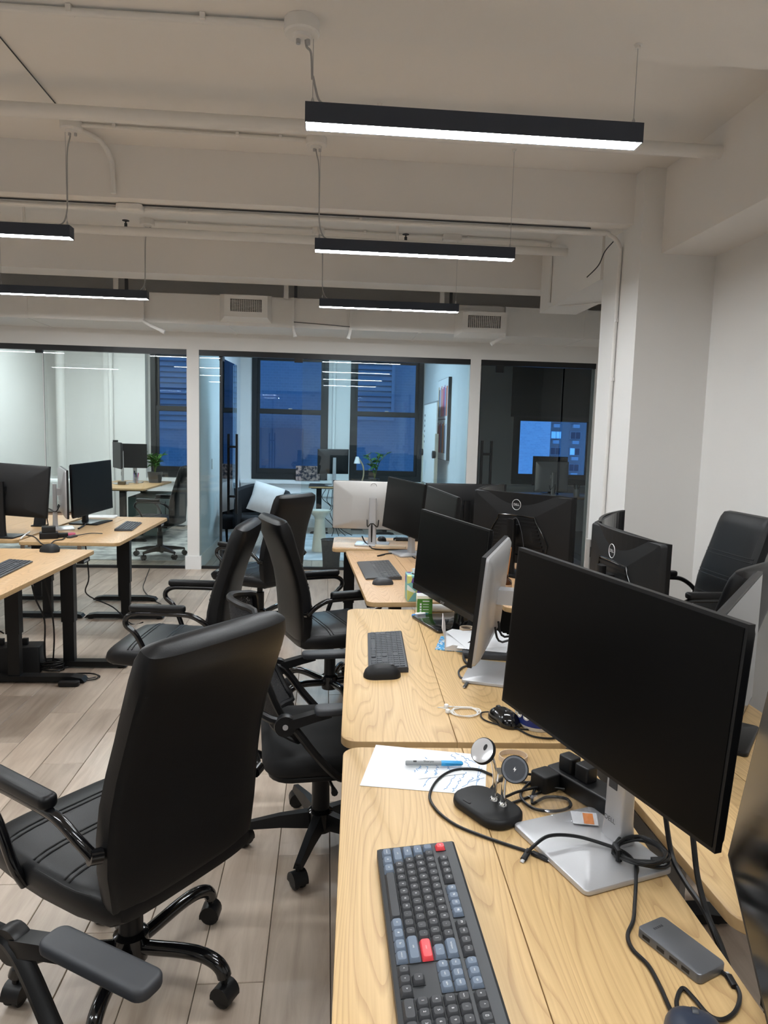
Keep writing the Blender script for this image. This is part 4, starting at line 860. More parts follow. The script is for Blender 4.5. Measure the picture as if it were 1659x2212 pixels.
def flat_keyboard(label, loc, rz, W, D, z=DZ, body=dgrey, keys=dgrey, rest=0.0, indiv=True, rows=6, cols=19, name='keyboard'):
    o = thing(name, label, 'keyboard', (loc[0], loc[1], z), rz); th = .014
    MB().loft([[(x, y, zz) for y, zz in ((-D/2-rest, .002), (-D/2-rest, .008 if not rest else .006), (-D/2-rest+.01, .010), (D/2-.004, th+.006), (D/2, th+.002), (D/2, .002))] for x in (-W/2, -W/2+.0001, W/2-.0001, W/2)]).build('case', body, o, sharp=25)
    ux = (W-.016)/cols; uy = (D-.018)/rows; allk = MB(); base = MB().loft([[(x, y, 0) for x, y in rrect(ux*.86, uy*.84, .002, 1)], [(x, y, .0028) for x, y in rrect(ux*.8, uy*.78, .002, 1)]], False, True)
    me = None
    for r in range(rows):
        i = 0
        while i < cols:
            span = 6 if (r == 0 and i == 4) else (2 if (i == 0 and r in (1, 2)) or (i == 12 and r in (1, 2, 4)) else 1)
            if i+span > cols: span = 1
            if not (i == 14 and r in (0, 2)) and not (i == 15 and r == 2):
                x = -W/2+.008+ux*(i+span/2); y = -D/2+.009+uy*(r+.5); zz = .0105+(y+D/2)/D*.010
                if indiv:
                    if span == 1:
                        if me is None: q = MB(); q.add(base.v, base.f); ob = q.build('keycap', keys, o); me = ob.data
                        else: ob = bpy.data.objects.new('keycap', me); COL.objects.link(ob); ob.parent = o
                    else: q = MB(); q.add([Vector((v.x*(span*ux-.14*ux)/(ux*.86), v.y, v.z)) for v in base.v], base.f); ob = q.build('keycap', keys, o)
                    ob.location = (x, y, zz); ob.rotation_euler = (.06, 0, 0)
                else:
                    k = len(allk.v); allk.add([Vector((v.x*(span*ux-.14*ux)/(ux*.86), v.y, v.z)) for v in base.v], base.f); allk.xf(Matrix.Translation((x, y, zz)), k)
            i += span
    if not indiv: q = allk.build('keycaps', keys, o); q['kind'] = 'stuff'
    return o
slate = mat('slate_keys', (.040, .044, .052), .55)
flat_keyboard('dark grey keyboard beside a black mouse on the middle desk', (.232, 2.52), R(-93), .44, .135, body=mat('slate_body', (.030, .033, .04), .5), keys=slate)
flat_keyboard('dark grey keyboard with wide wrist rest on the third desk', (.345, 4.06), R(-87), .50, .135, body=mat('graphite', (.055, .056, .058), .55), keys=mat('graphite_keys', (.035, .036, .038), .5), rest=.065, cols=18)
flat_keyboard('slim dark keyboard on the left standing desk, by its corner', (-1.565, 5.76), R(95), .46, .13, body=mat('slim_body', (.05, .055, .062), .4), keys=slate, indiv=False)
flat_keyboard('slim dark keyboard at the left edge of the picture', (-1.75, 3.98), R(92), .46, .135, body=MATS['slim_body'], keys=slate, indiv=True)
flat_keyboard('thin black keyboard at the far crosswise desk', (.70, 5.27), R(170), .36, .12, body=blk, keys=dgrey, indiv=False)

# ================================================================== MICE
def mouse(label, loc, rz, L=.112, w=.066, h=.038, m=None, cord=None, z=DZ, ergo=0.0, name='mouse'):
    o = thing(name, label, 'mouse', (loc[0], loc[1], z), rz); m = m or blkm; rings = []
    for i in range(15):
        t = i/14; sv = max(-.985, min(.985, 2*t-1)); sv = math.copysign(abs(sv)**.8, sv); y = L/2*sv; e = (1-abs(sv)**2.8)**.45; hh = h*(.42+.58*math.sin(PI*(.22+.58*t)))*e**.7; ww = w*(.97-.05*math.cos(PI*sv))*e
        rings.append([(ww/2*math.copysign(abs(math.cos(a))**.75, math.cos(a))+ergo*max(0, math.sin(a))*.3*w*(1-t), y, max(0, math.sin(a))**.8*hh if math.sin(a) > 0 else 0.0) for a in [2*PI*k/24 for k in range(24)]])
    MB().loft(rings).build('shell', m, o, sharp=70)
    MB().tube([(0, L*.13, h*.86), (0, L*.22, h*.84), (0, L*.33, h*.70), (0, L*.42, h*.48)], .0012, 6).build('button_gap', seam, o)
    MB().lathe([(.001, -.004), (.009, -.004), (.0095, 0), (.009, .004), (.001, .004)], 14).xf(Matrix.Translation((0, L*.26, h*.75)) @ Matrix.Rotation(PI/2, 4, 'Y')).build('scroll_wheel', dgrey, o)
    if cord: MB().tube(smooth(cord, 6), .0022, 6).build('cord', blk, o)
    return o
mouse('black mouse in front of the keyboard on the middle desk', (.196, 2.262), R(-85), .125, .078, .042)
mouse('dark grey mouse by the wrist-rest keyboard on the third desk', (.312, 3.70), R(-80), .115, .07, .036, m=dgrey)
mouse('small black mouse on the far crosswise desk', (.425, 5.225), R(190), .10, .062, .034)
mouse('black sculpted mouse on the corner of the left desk', (-1.735, 4.58), R(70), .125, .085, .05, ergo=.6)
mouse('black corded mouse left of the blue tub on the middle desk', (.512, 1.885), R(20), .115, .068, .038, m=gloss, cord=[(0, .05, .01), (-.03, .07, .004), (-.05, .02, .004), (-.01, -.05, .004), (.03, -.075, .003), (.09, -.09, .003)])
mouse('navy blue rounded mouse cut off by the bottom edge', (.500, .812), R(-20), .12, .085, .036, m=mat('navy', (.02, .028, .05), .4))

# ================================================================== THINGS ON THE NEAREST DESK
def dp(pts, z=DZ+.0035): return [at(x, y, z=z) for x, y in pts]
# charging stand
cs = thing('charging_stand', 'black charging stand with two round pads on chrome posts', 'charger', (.356, 1.413, DZ), R(-60.5))
MB().soft(.158, .102, .022, .042, .008).build('base', blkm, cs); MB().soft(.022, .008, .002, .004, .0009, zb=.0215).xf(Matrix.Translation((-.025, -.036, 0))).build('button', seam, cs)
Mi = Matrix.Rotation(R(60.5), 4, 'Z') @ Matrix.Translation((-.356, -1.413, -DZ))
d1 = at(1042, 1621, Y=1.425); d2 = at(1112, 1662, Y=1.385)
pA, pB = Vector((.372, 1.422, DZ+.022)), Vector((.386, 1.399, DZ+.022))
for (p, d, nm) in ((pA, d1, Vector((-.62, -.52, .58))), (pB, d2, Vector((-.30, -.80, .42)))):
    nm = nm.normalized(); bk_ = d-nm*.012
    MB().tube(smooth([Mi @ p, Mi @ (p+Vector((0, 0, .055))), Mi @ (p+Vector((0, 0, .085))+(bk_-p-Vector((0, 0, .085)))*.35), Mi @ (bk_-nm*.004)], 6), .0052, 12).build('post', chrome, cs)
    MB().lathe([(.010, .0), (.009, .006), (.007, .008)], 12).xf(Mi @ Matrix.Translation(p-Vector((0, 0, .001)))).build('post_foot', chrome, cs)
    q = nm.to_track_quat('Z', 'Y').to_matrix().to_4x4(); Md = Mi @ Matrix.Translation(d) @ q
    pd = MB().lathe([(.001, -.011), (.024, -.011), (.0285, -.007), (.0285, -.001), (.027, .001), (.001, .001)], 32).xf(Md).build('pad', blkm, cs)
    if d is d2:
        MB().lathe([(.0225, .0011), (.0225, .0016), (.0265, .0016), (.0265, .0011)], 32).xf(Md).build('pad_ring', mat('ring_grey', (.12, .13, .15), .4), pd)
        MB().add([(.001, .006, 0), (-.0035, -.001, 0), (-.0003, -.001, 0), (-.001, -.006, 0), (.0035, .001, 0), (.0003, .001, 0)], [(0, 1, 2, 5), (5, 2, 3, 4)]).xf(Md @ Matrix.Translation((0, 0, .0017))).build('bolt_mark', legend, pd, flat=True)
    else:
        MB().lathe([(.001, .003), (.012, .0035), (.0262, .0015), (.0262, .001)], 32).xf(Md).build('pad_face', mat('pad_film', (.75, .76, .78), .10, metal=.55), pd)
        MB().lathe([(.001, .0036), (.0042, .0036), (.0045, .003)], 14).xf(Md @ Matrix.Translation((.006, .008, 0)) @ Matrix.Scale(1.6, 4, (0, 1, 0))).build('pad_mark', seam, pd)
MB().box(.372, 1.395, DZ+.075, .388, 1.426, DZ+.092).xf(Mi).build('clamp', chrome, cs)
# papers
def sheet(label, cs4, z, name='paper_sheet', n=8, curl=.0):
    P = [at(x, y, z=z) for x, y in cs4]; mb = MB(); vs = []; fs = []
    for lay in (0, .0004):
        for j in range(n+1):
            for i in range(n+1):
                s, t = i/n, j/n; p = (P[0]*(1-s)+P[1]*s)*(1-t)+(P[3]*(1-s)+P[2]*s)*t; p = p.copy(); p.z = z+lay+curl*abs(math.sin(3*s+2*t))*.5; vs.append(p)
    N = (n+1)**2
    for j in range(n):
        for i in range(n):
            a = j*(n+1)+i; fs += [(a, a+1, a+n+2, a+n+1)[::-1], (N+a, N+a+1, N+a+n+2, N+a+n+1)]
    mb.add(vs, fs); return tag(mb.build(name, paper, None), label, 'paper')
def scribble(parent, words, col=None, r=.0006):
    """handwritten strokes: rows of small looping pen marks between two pixel points on the desk"""
    mb = MB()
    for (x0, y0, x1, y1, n, hgt, z) in words:
        a, b = at(x0, y0, z=z), at(x1, y1, z=z); d = (b-a); L = d.length; d.normalize(); s = Vector((-d.y, d.x, 0)); pts = []
        x = 0.0
        for k in range(n*4):
            x = L*k/(n*4); pts.append(a+d*x+s*(hgt*(random.random()-.5)*(1 if k % 4 else 1.7))+d*(hgt*.5*(random.random()-.5)))
            if random.random() < .13 and len(pts) > 3: mb.tube(smooth(pts, 2), r, 4); pts = []
        if len(pts) > 1: mb.tube(smooth(pts, 2), r, 4)
    o = mb.build('handwriting', col or inkb, parent, flat=True); return o
zp = DZ+.0012
p1 = sheet('large white paper sheet with blue handwriting under the marker', [(777, 1697), (1048, 1719), (1052, 1632), (812, 1609)], DZ+.0006)
scribble(p1, [(985, 1626, 1030, 1650, 4, .006, zp), (975, 1630, 992, 1650, 3, .006, zp), (1022, 1680, 990, 1712, 6, .005, zp), (1006, 1668, 975, 1712, 6, .005, zp), (988, 1668, 958, 1710, 6, .005, zp), (945, 1690, 925, 1712, 4, .005, zp), (930, 1680, 912, 1700, 4, .005, zp), (1042, 1660, 1030, 1690, 5, .004, zp), (1005, 1640, 1015, 1660, 3, .007, zp), (918, 1636, 925, 1640, 1, .004, zp)])
MB().tube(dp([(1035, 1655), (1028, 1702)], zp), .0005, 4).build('ruled_stroke', inkb, p1); MB().tube(dp([(1012, 1690), (1046, 1680)], zp), .0005, 4).build('ruled_stroke', inkb, p1)
p2 = sheet('small white paper note lying on the large sheet under the marker', [(905, 1683), (1005, 1671), (985, 1640), (873, 1641)], DZ+.0018)
scribble(p2, [(910, 1655, 895, 1668, 4, .006, DZ+.0024), (925, 1650, 918, 1672, 4, .006, DZ+.0024), (945, 1655, 940, 1676, 4, .006, DZ+.0024), (965, 1652, 975, 1668, 4, .006, DZ+.0024)])
mk = thing('marker_pen', 'grey marker pen with a bright blue cap lying on the papers', 'marker', at(938, 1649, z=DZ+.0115)); k = mk.location.copy(); a, b = at(876, 1648, z=DZ+.0115), at(1000, 1649, z=DZ+.0115); d = (b-a).normalized(); L = (b-a).length
MB().tube([a-k, a-k+d*.002, a-k+d*L*.62], [.0042, .0058, .0060], 14).build('barrel', mat('marker_grey', (.27, .285, .29), .4), mk)
cap = MB().tube([a-k+d*L*.62, a-k+d*L*.66, b-k-d*.004, b-k], [.0066, .0068, .0058, .003], 14).build('cap', mat('marker_blue', (.02, .33, .68), .35), mk)
MB().tube([a-k+d*L*.68+Vector((0, -.005, .003)), b-k-d*.002+Vector((0, -.006, .002))], .002, 6).build('clip', MATS['marker_blue'], cap)
tx = text_mb('Sharpie', .0085); rot = Matrix.Rotation(math.atan2(d.y, d.x), 4, 'Z'); tx.xf(Matrix.Translation(a-k+d*L*.40+Vector((0, -.0025, .0058))) @ rot @ Matrix.Rotation(R(24), 4, 'X')); tx.build('lettering', inkd, mk, flat=True)
MB().box(-.004, -.0022, 0, .004, .0022, .0004).xf(Matrix.Translation(a-k+d*L*.16+Vector((0, -.0025, .0056))) @ rot @ Matrix.Rotation(R(24), 4, 'X')).build('printed_mark', inkd, mk)
# wristband
wb = at(1108, 1640, z=DZ); rg = MB().loft([[(x*s, y*s, z) for x, y in [(math.cos(2*PI*k/36)*.036, math.sin(2*PI*k/36)*.03) for k in range(36)]] for s, z in ((1, 0), (1, .012), (.95, .012), (.95, 0), (1, 0))], False, False)
tag(rg.xf(Matrix.Translation(wb)).build('wristband', mat('beige_rubber', (.62, .50, .38), .6)), 'beige rubber wristband behind the charging stand', 'wristband')
# USB hub
hb = thing('usb_hub', 'grey metal docking hub at the right edge of the nearest desk', 'hub', (.566, .987, DZ), math.atan2(.965-1.056, .615-.575))
MB().prism(rrect(.118, .06, .007), 0, .016, .0015).build('body', mat('space_grey', (.15, .155, .165), .38, metal=.6), hb)
for k, xx in enumerate((-.04, -.012, .012, .034)): MB().box(xx-.007, -.0304, .005, xx+.007, -.0299, .011).build('port', seam, hb)
for k in range(5): MB().box(-.0445, -.010+k*.0042, .0160, -.0405, -.0072+k*.0042, .0163).build('printed_mark', dgrey, hb)
E = DZ+.004
cable('short black cable from the grey hub looping to the bottom edge', dp([(1530, 2082), (1560, 2100), (1582, 2118), (1598, 2150), (1588, 2185), (1560, 2203), (1530, 2192), (1500, 2158), (1475, 2135), (1462, 2160), (1466, 2190), (1480, 2215)], E), .0032, plug=[(at(1545, 2092, z=DZ+.008), at(1522, 2076, z=DZ+.008), .0055, .7, True), (at(1588, 2132, z=E), at(1574, 2108, z=E), .006, .7, True)])
cable('black braided cable running down past the hub', [at(1374, 1872, z=DZ+.018), at(1374, 1900, z=DZ+.018), at(1373, 1925, z=DZ+.008)]+dp([(1371, 1955), (1368, 1988), (1356, 2020), (1366, 2050), (1400, 2085), (1425, 2130), (1445, 2175), (1462, 2210), (1475, 2240)], E), .0034)
cable('long black charging cable curving round the charging stand to two plugs', dp([(1100, 1737), (1180, 1705), (1230, 1665), (1200, 1672), (1150, 1690), (1080, 1680), (1030, 1662), (980, 1664), (945, 1685), (928, 1720), (945, 1752), (985, 1782), (1040, 1805), (1100, 1826), (1150, 1842)], E), .0032, plug=[(at(1150, 1842, z=E), at(1185, 1858, z=E), .0062, .7, True)])
cable('black cable bridging over the monitor base to a plug', [at(1132, 1850, z=E), at(1150, 1830, z=DZ+.02), at(1185, 1806, z=DZ+.03), at(1240, 1806, z=DZ+.025), at(1300, 1822, z=DZ+.018), at(1350, 1842, z=DZ+.016), at(1375, 1870, z=DZ+.016), at(1374, 1890, z=DZ+.016)], .0034, plug=[(at(1143, 1836, z=DZ+.012), at(1130, 1857, z=E), .0062, .7, True)])
def coil(label, c, rx, ry, turns, r, z, wob=.006, name='cable_coil', tie=True, m=None):
    o = thing(name, label, 'cable', (c.x, c.y, z)); pts = []
    for k in range(turns*24):
        a = 2*PI*k/24; f = 1+.08*math.sin(k*.37)+.05*math.cos(k*.91); pts.append((math.cos(a)*rx*f, math.sin(a)*ry*f, r+wob*(k/(turns*24))*2+.003*math.sin(k*.5)+.003))
    MB().tube(pts, r, 7).build('cord', m or blk, o)
    if tie: MB().tube([(-rx*1.0, -.010, .002), (-rx*1.02, -.010, .02), (-rx*.98, .012, .02), (-rx*1.0, .012, .002)], .006, 8).build('tie', blk, o); MB().box(rx*.2, -ry*.7, .006, rx*.65, -ry*.45, .014).build('plug', blk, o)
    return o
coil('coil of black cable lying on the silver monitor base', at(1384, 1853, z=DZ+.013), .047, .043, 4, .0032, DZ+.013)
# black power strip with plugs under the monitor
ps = thing('power_strip', 'black power strip with plugs under the big monitor', 'power strip', (.592, 1.47, DZ), R(-64))
MB().soft(.19, .062, .04, .01, .004).build('body', blk, ps)
for xx in (-.05, .0): MB().soft(.04, .034, .035, .006, .003, zb=.04).xf(Matrix.Translation((xx, 0, 0))).build('plug', blk, ps)
MB().soft(.05, .05, .04, .008, .004).xf(Matrix.Translation((-.07, -.055, .0))).build('adapter', blkm, ps)
cable('black power cable looping left of the power strip, upper loop', dp([(1205, 1668), (1160, 1680), (1125, 1715), (1150, 1745), (1200, 1752), (1232, 1742), (1222, 1725), (1180, 1722), (1150, 1735), (1158, 1700), (1190, 1668), (1215, 1655)], E+.002), .0034)
cable('black power cable crossing to the charging stand', dp([(1220, 1705), (1170, 1700), (1120, 1710), (1085, 1722), (1060, 1705), (1110, 1672), (1200, 1680)], E+.006), .0032)
# zip bag with card
bgp = [at(x, y, z=DZ+.0135) for x, y in ((1150, 1738), (1200, 1728), (1310, 1745), (1318, 1800), (1275, 1802), (1200, 1778))]
bag = thing('plastic_bag', 'clear plastic bag with an orange and white card on the monitor base', 'bag', bgp[0]); k = bgp[0]; N = 14; vs = []; fs = []
for j in range(N+1):
    for i in range(N+1):
        s, t = i/N, j/N; p = (at(1140, 1736, z=DZ)*(1-s)+at(1312, 1736, z=DZ)*s)*(1-t)+(at(1200, 1790, z=DZ)*(1-s)+at(1318, 1808, z=DZ)*s)*t; p = p.copy(); p.z = DZ+.0168+.0012*random.random()+.0045*math.sin(9*s+5*t)**2; vs.append(p-k)
for j in range(N):
    for i in range(N): a = j*(N+1)+i; fs.append((a, a+1, a+N+2, a+N+1))
film = glass_mat('clear_film', (.95, .95, .96), .18, 1.12)
MB().add(vs, fs).build('film', film, bag, sharp=180)
cp = [at(x, y, z=DZ+.0150)-k for x, y in ((1232, 1752), (1288, 1757), (1293, 1784), (1238, 1779))]
cd_ = MB().loft([cp, [p+Vector((0, 0, .0008)) for p in cp]]).build('card', paper, bag, flat=True)
op = [at(x, y, z=DZ+.0162)-k for x, y in ((1258, 1756), (1280, 1758), (1284, 1781), (1262, 1779))]; MB().loft([op, [p+Vector((0, 0, .0003)) for p in op]]).build('orange_print', mat('orange_print', (.85, .28, .05), .6), cd_, flat=True)
# cables down the gap between the desk rows
for i, pts in enumerate(([(1428, 1690), (1437, 1760), (1452, 1850), (1480, 1905), (1520, 1965), (1560, 2060)], [(1490, 1740), (1498, 1820), (1508, 1900), (1530, 1980), (1556, 2040), (1590, 2140)])):
    P = [at(x, y, X=.668-.002*j) for j, (x, y) in enumerate(pts)]
    cable(['black cable hanging in the gap between the desks, left one', 'black cable hanging in the gap between the desks, right one'][i], P, .005)

# ================================================================== THINGS ON THE MIDDLE DESK
# earphones
ep = thing('earphones', 'coiled white wired earphones on the middle desk', 'earphones', at(1005, 1540, z=DZ)); k = ep.location.copy(); pts = []
for q in range(100):
    a = 2*PI*q/22; pts.append((math.cos(a)*(.040+.006*math.sin(q*.23)), math.sin(a)*(.032+.005*math.cos(q*.31)), .002+q*.00005+.0012*math.sin(q)))
pts += [(-.06, .03, .003), (-.075, .038, .002), (-.03, .045, .002), (.03, .04, .002)]
MB().tube(pts, .0011, 5).build('cord', white, ep)
for j, (x, y) in enumerate(((964, 1530), (967, 1541))):
    p = at(x, y, z=DZ)-k; b_ = MB().lathe([(.001, .0), (.006, .002), (.0075, .007), (.006, .012), (.001, .014)], 14).xf(Matrix.Translation(p)).build('earbud', white, ep); MB().tube([p+Vector((0, 0, .006)), p+Vector((.016, -.004 if j else .002, .004))], .0025, 8).build('stem', white, b_)
# notebook standing open on a blue book
nb = at(990, 1375, z=DZ)
bk = thing('book', 'blue and white patterned booklet under the open notebook', 'book', (.50, 2.62, DZ), R(-16))
vor = bpy.data.materials.new('blue_pattern'); vor.use_nodes = True; nt = vor.node_tree; tc = nt.nodes.new('ShaderNodeTexCoord'); vo = nt.nodes.new('ShaderNodeTexNoise'); vo.inputs['Scale'].default_value = 45; rp = nt.nodes.new('ShaderNodeValToRGB'); rp.color_ramp.interpolation = 'CONSTANT'
rp.color_ramp.elements[0].color = (.05, .36, .72, 1); rp.color_ramp.elements[1].position = .53; rp.color_ramp.elements[1].color = (.75, .82, .85, 1); q = rp.color_ramp.elements.new(.62); q.color = (.04, .16, .3, 1)
nt.links.new(tc.outputs['Object'], vo.inputs['Vector']); nt.links.new(vo.outputs['Fac'], rp.inputs[0]); nt.links.new(rp.outputs[0], nt.nodes['Principled BSDF'].inputs['Base Color'])
MB().box(-.06, -.09, 0, .085, .09, .003).build('cover', vor, bk)
nb = thing('notebook', 'open white notebook with one cover standing up', 'notebook', (.505, 2.62, DZ+.0032), R(-10))
MB().loft([[(x, y, z) for x, z in ((-.036, 0), (.05, 0), (.052, .010), (.02, .020), (-.01, .022), (-.036, .010))] for y in (-.095, .125)]).build('page_block', paper, nb, sharp=50)
MB().loft([[(x, y, z) for x, z in ((-.038, 0), (-.041, .045), (-.052, .085), (-.050, .085), (-.039, .045), (-.036, 0))] for y in (-.095, .125)]).build('standing_cover', mat('cover_beige', (.70, .64, .60), .7), nb, sharp=50)
# papers over a laptop behind the silver monitor
lp = thing('laptop', 'closed black laptop under loose papers on the middle desk', 'laptop', (.625, 2.555, DZ), R(-12)); MB().prism(rrect(.20, .26, .012), 0, .022, .003).build('body', dgrey, lp)
for yy in (-.06, -.02): MB().box(-.1004, yy, .008, -.0998, yy+.015, .014).build('port', seam, lp)
for i in range(5):
    pp = MB().box(-.09-.004*i, -.12+.006*i, 0, .09, .12+.004*i, .0007); tag(pp.xf(Matrix.Translation((.612, 2.585, DZ+.0225+i*.0009)) @ Matrix.Rotation(R(-18+7*i), 4, 'Z')).build('paper_sheet', paper), ['bottom', 'second', 'third', 'fourth', 'top'][i]+' loose white sheet of the pile on the black laptop', 'paper', 'loose sheets on the laptop')
cable('dark grey cable with a metal plug lying left of the silver monitor base', dp([(1013, 1437), (1000, 1441), (991, 1450), (994, 1462), (1006, 1468), (1009, 1476)], E), .0033, m=dgrey, plug=[(at(1009, 1475, z=E), at(1003, 1484, z=E), .0055, .6, True)])
cable('thick black cable arching behind the silver monitor', [at(1022, 1384, z=DZ+.03), at(1008, 1394, z=DZ+.02), at(1002, 1412, z=DZ+.012), at(1004, 1428, z=DZ+.006), at(1014, 1436, z=DZ+.005)], .005)
# tape roll, blue tub
tr_ = at(1022, 1380, z=DZ); tag(MB().loft([[(math.cos(2*PI*k/28)*r_, math.sin(2*PI*k/28)*r_, z) for k in range(28)] for r_, z in ((.03, 0), (.03, .02), (.024, .02), (.024, 0), (.03, 0))], False, False).xf(Matrix.Translation((.585, 2.79, DZ))).build('tape_roll', MATS['beige_rubber']), 'beige tape roll behind the open notebook', 'tape')
tb = thing('tub', 'white tub with a blue band of round white emblems under the big monitor', 'tub', (.60, 1.855, DZ))
MB().lathe([(.001, .0), (.045, .0), (.053, .012), (.060, .05), (.062, .085), (.059, .085), (.056, .05), (.05, .015), (.001, .006)], 32).build('bowl', white, tb)
MB().lathe([(.0545, .014), (.0608, .050), (.0622, .074), (.0612, .074), (.0598, .05), (.0535, .014)], 32).build('blue_band', mat('navy_band', (.015, .035, .22), .4), tb)
for k in range(10):
    a = R(150+24*k); Mx = Matrix.Translation((math.cos(a)*.0613, math.sin(a)*.0613, .044)) @ Matrix.Rotation(a+PI/2, 4, 'Z') @ Matrix.Rotation(PI/2-.16, 4, 'X')
    e_ = MB().lathe([(.0105, .0004), (.0105, .001), (.001, .0011)], 20).xf(Mx).build('emblem', white, tb); MB().tube([(math.cos(2*PI*j/20)*.0085, math.sin(2*PI*j/20)*.0085, .0012) for j in range(20)], .0006, 4, closed=True).xf(Mx).build('emblem_ring', inkd, e_); MB().box(-.006, -.0018, .0011, .006, .0018, .0014).xf(Mx).build('emblem_bar', inkd, e_)
cable('black cable running from the corded mouse past the blue tub', dp([(1100, 1558), (1120, 1575), (1150, 1590), (1185, 1595), (1210, 1592)], E), .0025)
# coffee box, blue lid, white tube
g7 = thing('coffee_box', 'small green and white instant coffee box marked G7', 'box', (.447, 3.075, DZ), R(-3))
MB().box(-.034, -.03, 0, .034, .03, .088).build('carton', mat('carton_cream', (.78, .74, .60), .6), g7); MB().box(-.0338, -.0308, .001, .0338, -.03, .076).build('green_face', mat('carton_green', (.06, .20, .02), .5), g7); MB().box(-.034, -.03, .088, .034, .03, .0892).build('lid_flap', white, g7)
text_mb('G7', .05).xf(Matrix.Translation((-.0345, 0, .045)) @ Matrix.Rotation(-PI/2, 4, 'Z') @ Matrix.Rotation(PI/2, 4, 'X')).build('lettering', MATS['carton_green'], g7, flat=True)
MB().box(-.010, -.0312, .064, .020, -.0308, .068).build('small_print', legend, g7)
for r_ in range(4): MB().box(-.022, -.0312, .012+r_*.012, -.014, -.0308, .020+r_*.012).build('icon', legend, g7); MB().box(-.008, -.0312, .015+r_*.012, .018, -.0308, .017+r_*.012).build('print_line', legend, g7)
lid = thing('coaster', 'small blue oval coaster beside the coffee box', 'coaster', (.425, 3.035, DZ), R(20)); MB().soft(.08, .035, .010, .016, .003).build('rim', mat('lid_blue', (.02, .22, .62), .4), lid); MB().soft(.05, .022, .006, .01, .002, zb=.010).build('top', white, lid)
tag(MB().lathe([(.016, 0), (.018, .004), (.018, .11), (.010, .125), (.008, .14)], 16).xf(Matrix.Translation((.47, 3.115, DZ+.018)) @ Matrix.Rotation(R(90), 4, 'Y')).build('white_tube', white), 'white tube lying behind the glossy black base', 'tube')
# ================================================================== THIRD AND FAR DESKS
ts = thing('tissue_box', 'teal tissue box with a purple and yellow pattern', 'box', (.452, 3.36, DZ), R(0))
pat = bpy.data.materials.new('tissue_pattern'); pat.use_nodes = True; nt = pat.node_tree; tc = nt.nodes.new('ShaderNodeTexCoord'); vo = nt.nodes.new('ShaderNodeTexVoronoi'); vo.inputs['Scale'].default_value = 26; rp = nt.nodes.new('ShaderNodeValToRGB'); rp.color_ramp.interpolation = 'CONSTANT'
sp = nt.nodes.new('ShaderNodeSeparateColor'); e = rp.color_ramp.elements; e[0].color = (.18, .42, .40, 1); e[1].position = .5; e[1].color = (.55, .55, .16, 1)
for pos_, c_ in ((.66, (.10, .05, .26)), (.78, (.18, .42, .40)), (.9, (.75, .78, .7))): q = e.new(pos_); q.color = (*c_, 1)
nt.links.new(tc.outputs['Object'], vo.inputs['Vector']); nt.links.new(vo.outputs['Color'], sp.inputs[0]); nt.links.new(sp.outputs[0], rp.inputs[0]); nt.links.new(rp.outputs[0], nt.nodes['Principled BSDF'].inputs['Base Color'])
MB().prism(rrect(.11, .11, .004, 2), 0, .125, .002).build('carton', pat, ts); MB().soft(.06, .035, .003, .016, .001, zb=.1245).build('slot', seam, ts); MB().loft([[(-.02, 0, .126), (0, .008, .126), (.02, 0, .126), (0, -.008, .126)], [(-.03, .004, .15), (0, .012, .155), (.03, -.002, .148), (0, -.006, .152)]]).build('tissue', paper, ts)
cable('thin black cable across the base of the far-side monitor on the third desk', dp([(818, 1200), (838, 1196), (862, 1196), (885, 1200), (897, 1206)], E), .004, plug=[(at(830, 1198, z=E), at(816, 1201, z=E), .007, .7, False)])
cable('pair of black cables hanging from the white-backed monitor stand', [at(782, 1158, z=DZ+.06), at(788, 1170, z=DZ+.02), at(800, 1181, z=E), at(812, 1186, z=E), at(880, 1188, z=E)], .005)
pcil = thing('pen', 'dark pen lying by the far crosswise desk edge', 'pen', at(875, 1167, z=DZ+.006)); MB().cyl((-.07, 0, 0), (.07, 0, 0), .006, 10).build('barrel', blk, pcil); MB().cyl((-.08, 0, 0), (-.07, 0, 0), .004, 8).build('tip', silver, pcil)
tag(MB().soft(.22, .035, .018, .01, .004).xf(Matrix.Translation((.46, 4.90, DZ)) @ Matrix.Rotation(R(-14), 4, 'Z')).build('wrist_rest', mat('pale_wood', (.62, .50, .36), .5)), 'pale wooden wrist rest on the far crosswise desk', 'wrist rest')
# reed diffuser
rd = thing('reed_diffuser', 'amber bottle with reed sticks in front of the large curved monitor', 'diffuser', (.925, 3.50, DZ)); amber = mat('amber_glass', (.055, .020, .006), .12, coat=.5)
MB().lathe([(.001, 0), (.030, 0), (.033, .004), (.033, .058), (.028, .072), (.014, .082), (.012, .095), (.014, .097), (.013, .1), (.008, .1)], 22).build('bottle', amber, rd); MB().lathe([(.0334, .008), (.0334, .05)], 22).build('label_band', mat('kraft_label', (.42, .28, .17), .7), rd)
for k in range(7): a = R(k*51); MB().tube([(math.cos(a)*.005, math.sin(a)*.005, .05), (math.cos(a)*.022, math.sin(a)*.02, .24+.01*(k % 3))], .002, 6).build('reed', mat('reed_tan', (.52, .22, .07), .6), rd)
tag(MB().soft(.12, .10, .03, .02, .008).xf(Matrix.Translation((.99, 3.30, DZ)) @ Matrix.Rotation(R(8), 4, 'Z')).build('white_box', white), 'white rounded box below the reed diffuser', 'box')
cable('pale cable looped over the back of the large curved monitor', [Vector((1.06, 3.93, 1.07)), Vector((1.08, 3.90, 1.08)), Vector((1.10, 3.86, 1.0)), Vector((1.11, 3.83, .88)), Vector((1.10, 3.80, DZ+.004))], .002, m=dgrey)
cable('dark cable loop on the desk below the reed diffuser', [Vector((.96, 3.25, DZ+.004)), Vector((.93, 3.23, DZ+.004)), Vector((.94, 3.21, DZ+.004)), Vector((.98, 3.215, DZ+.004)), Vector((1.02, 3.23, DZ+.004))], .004)
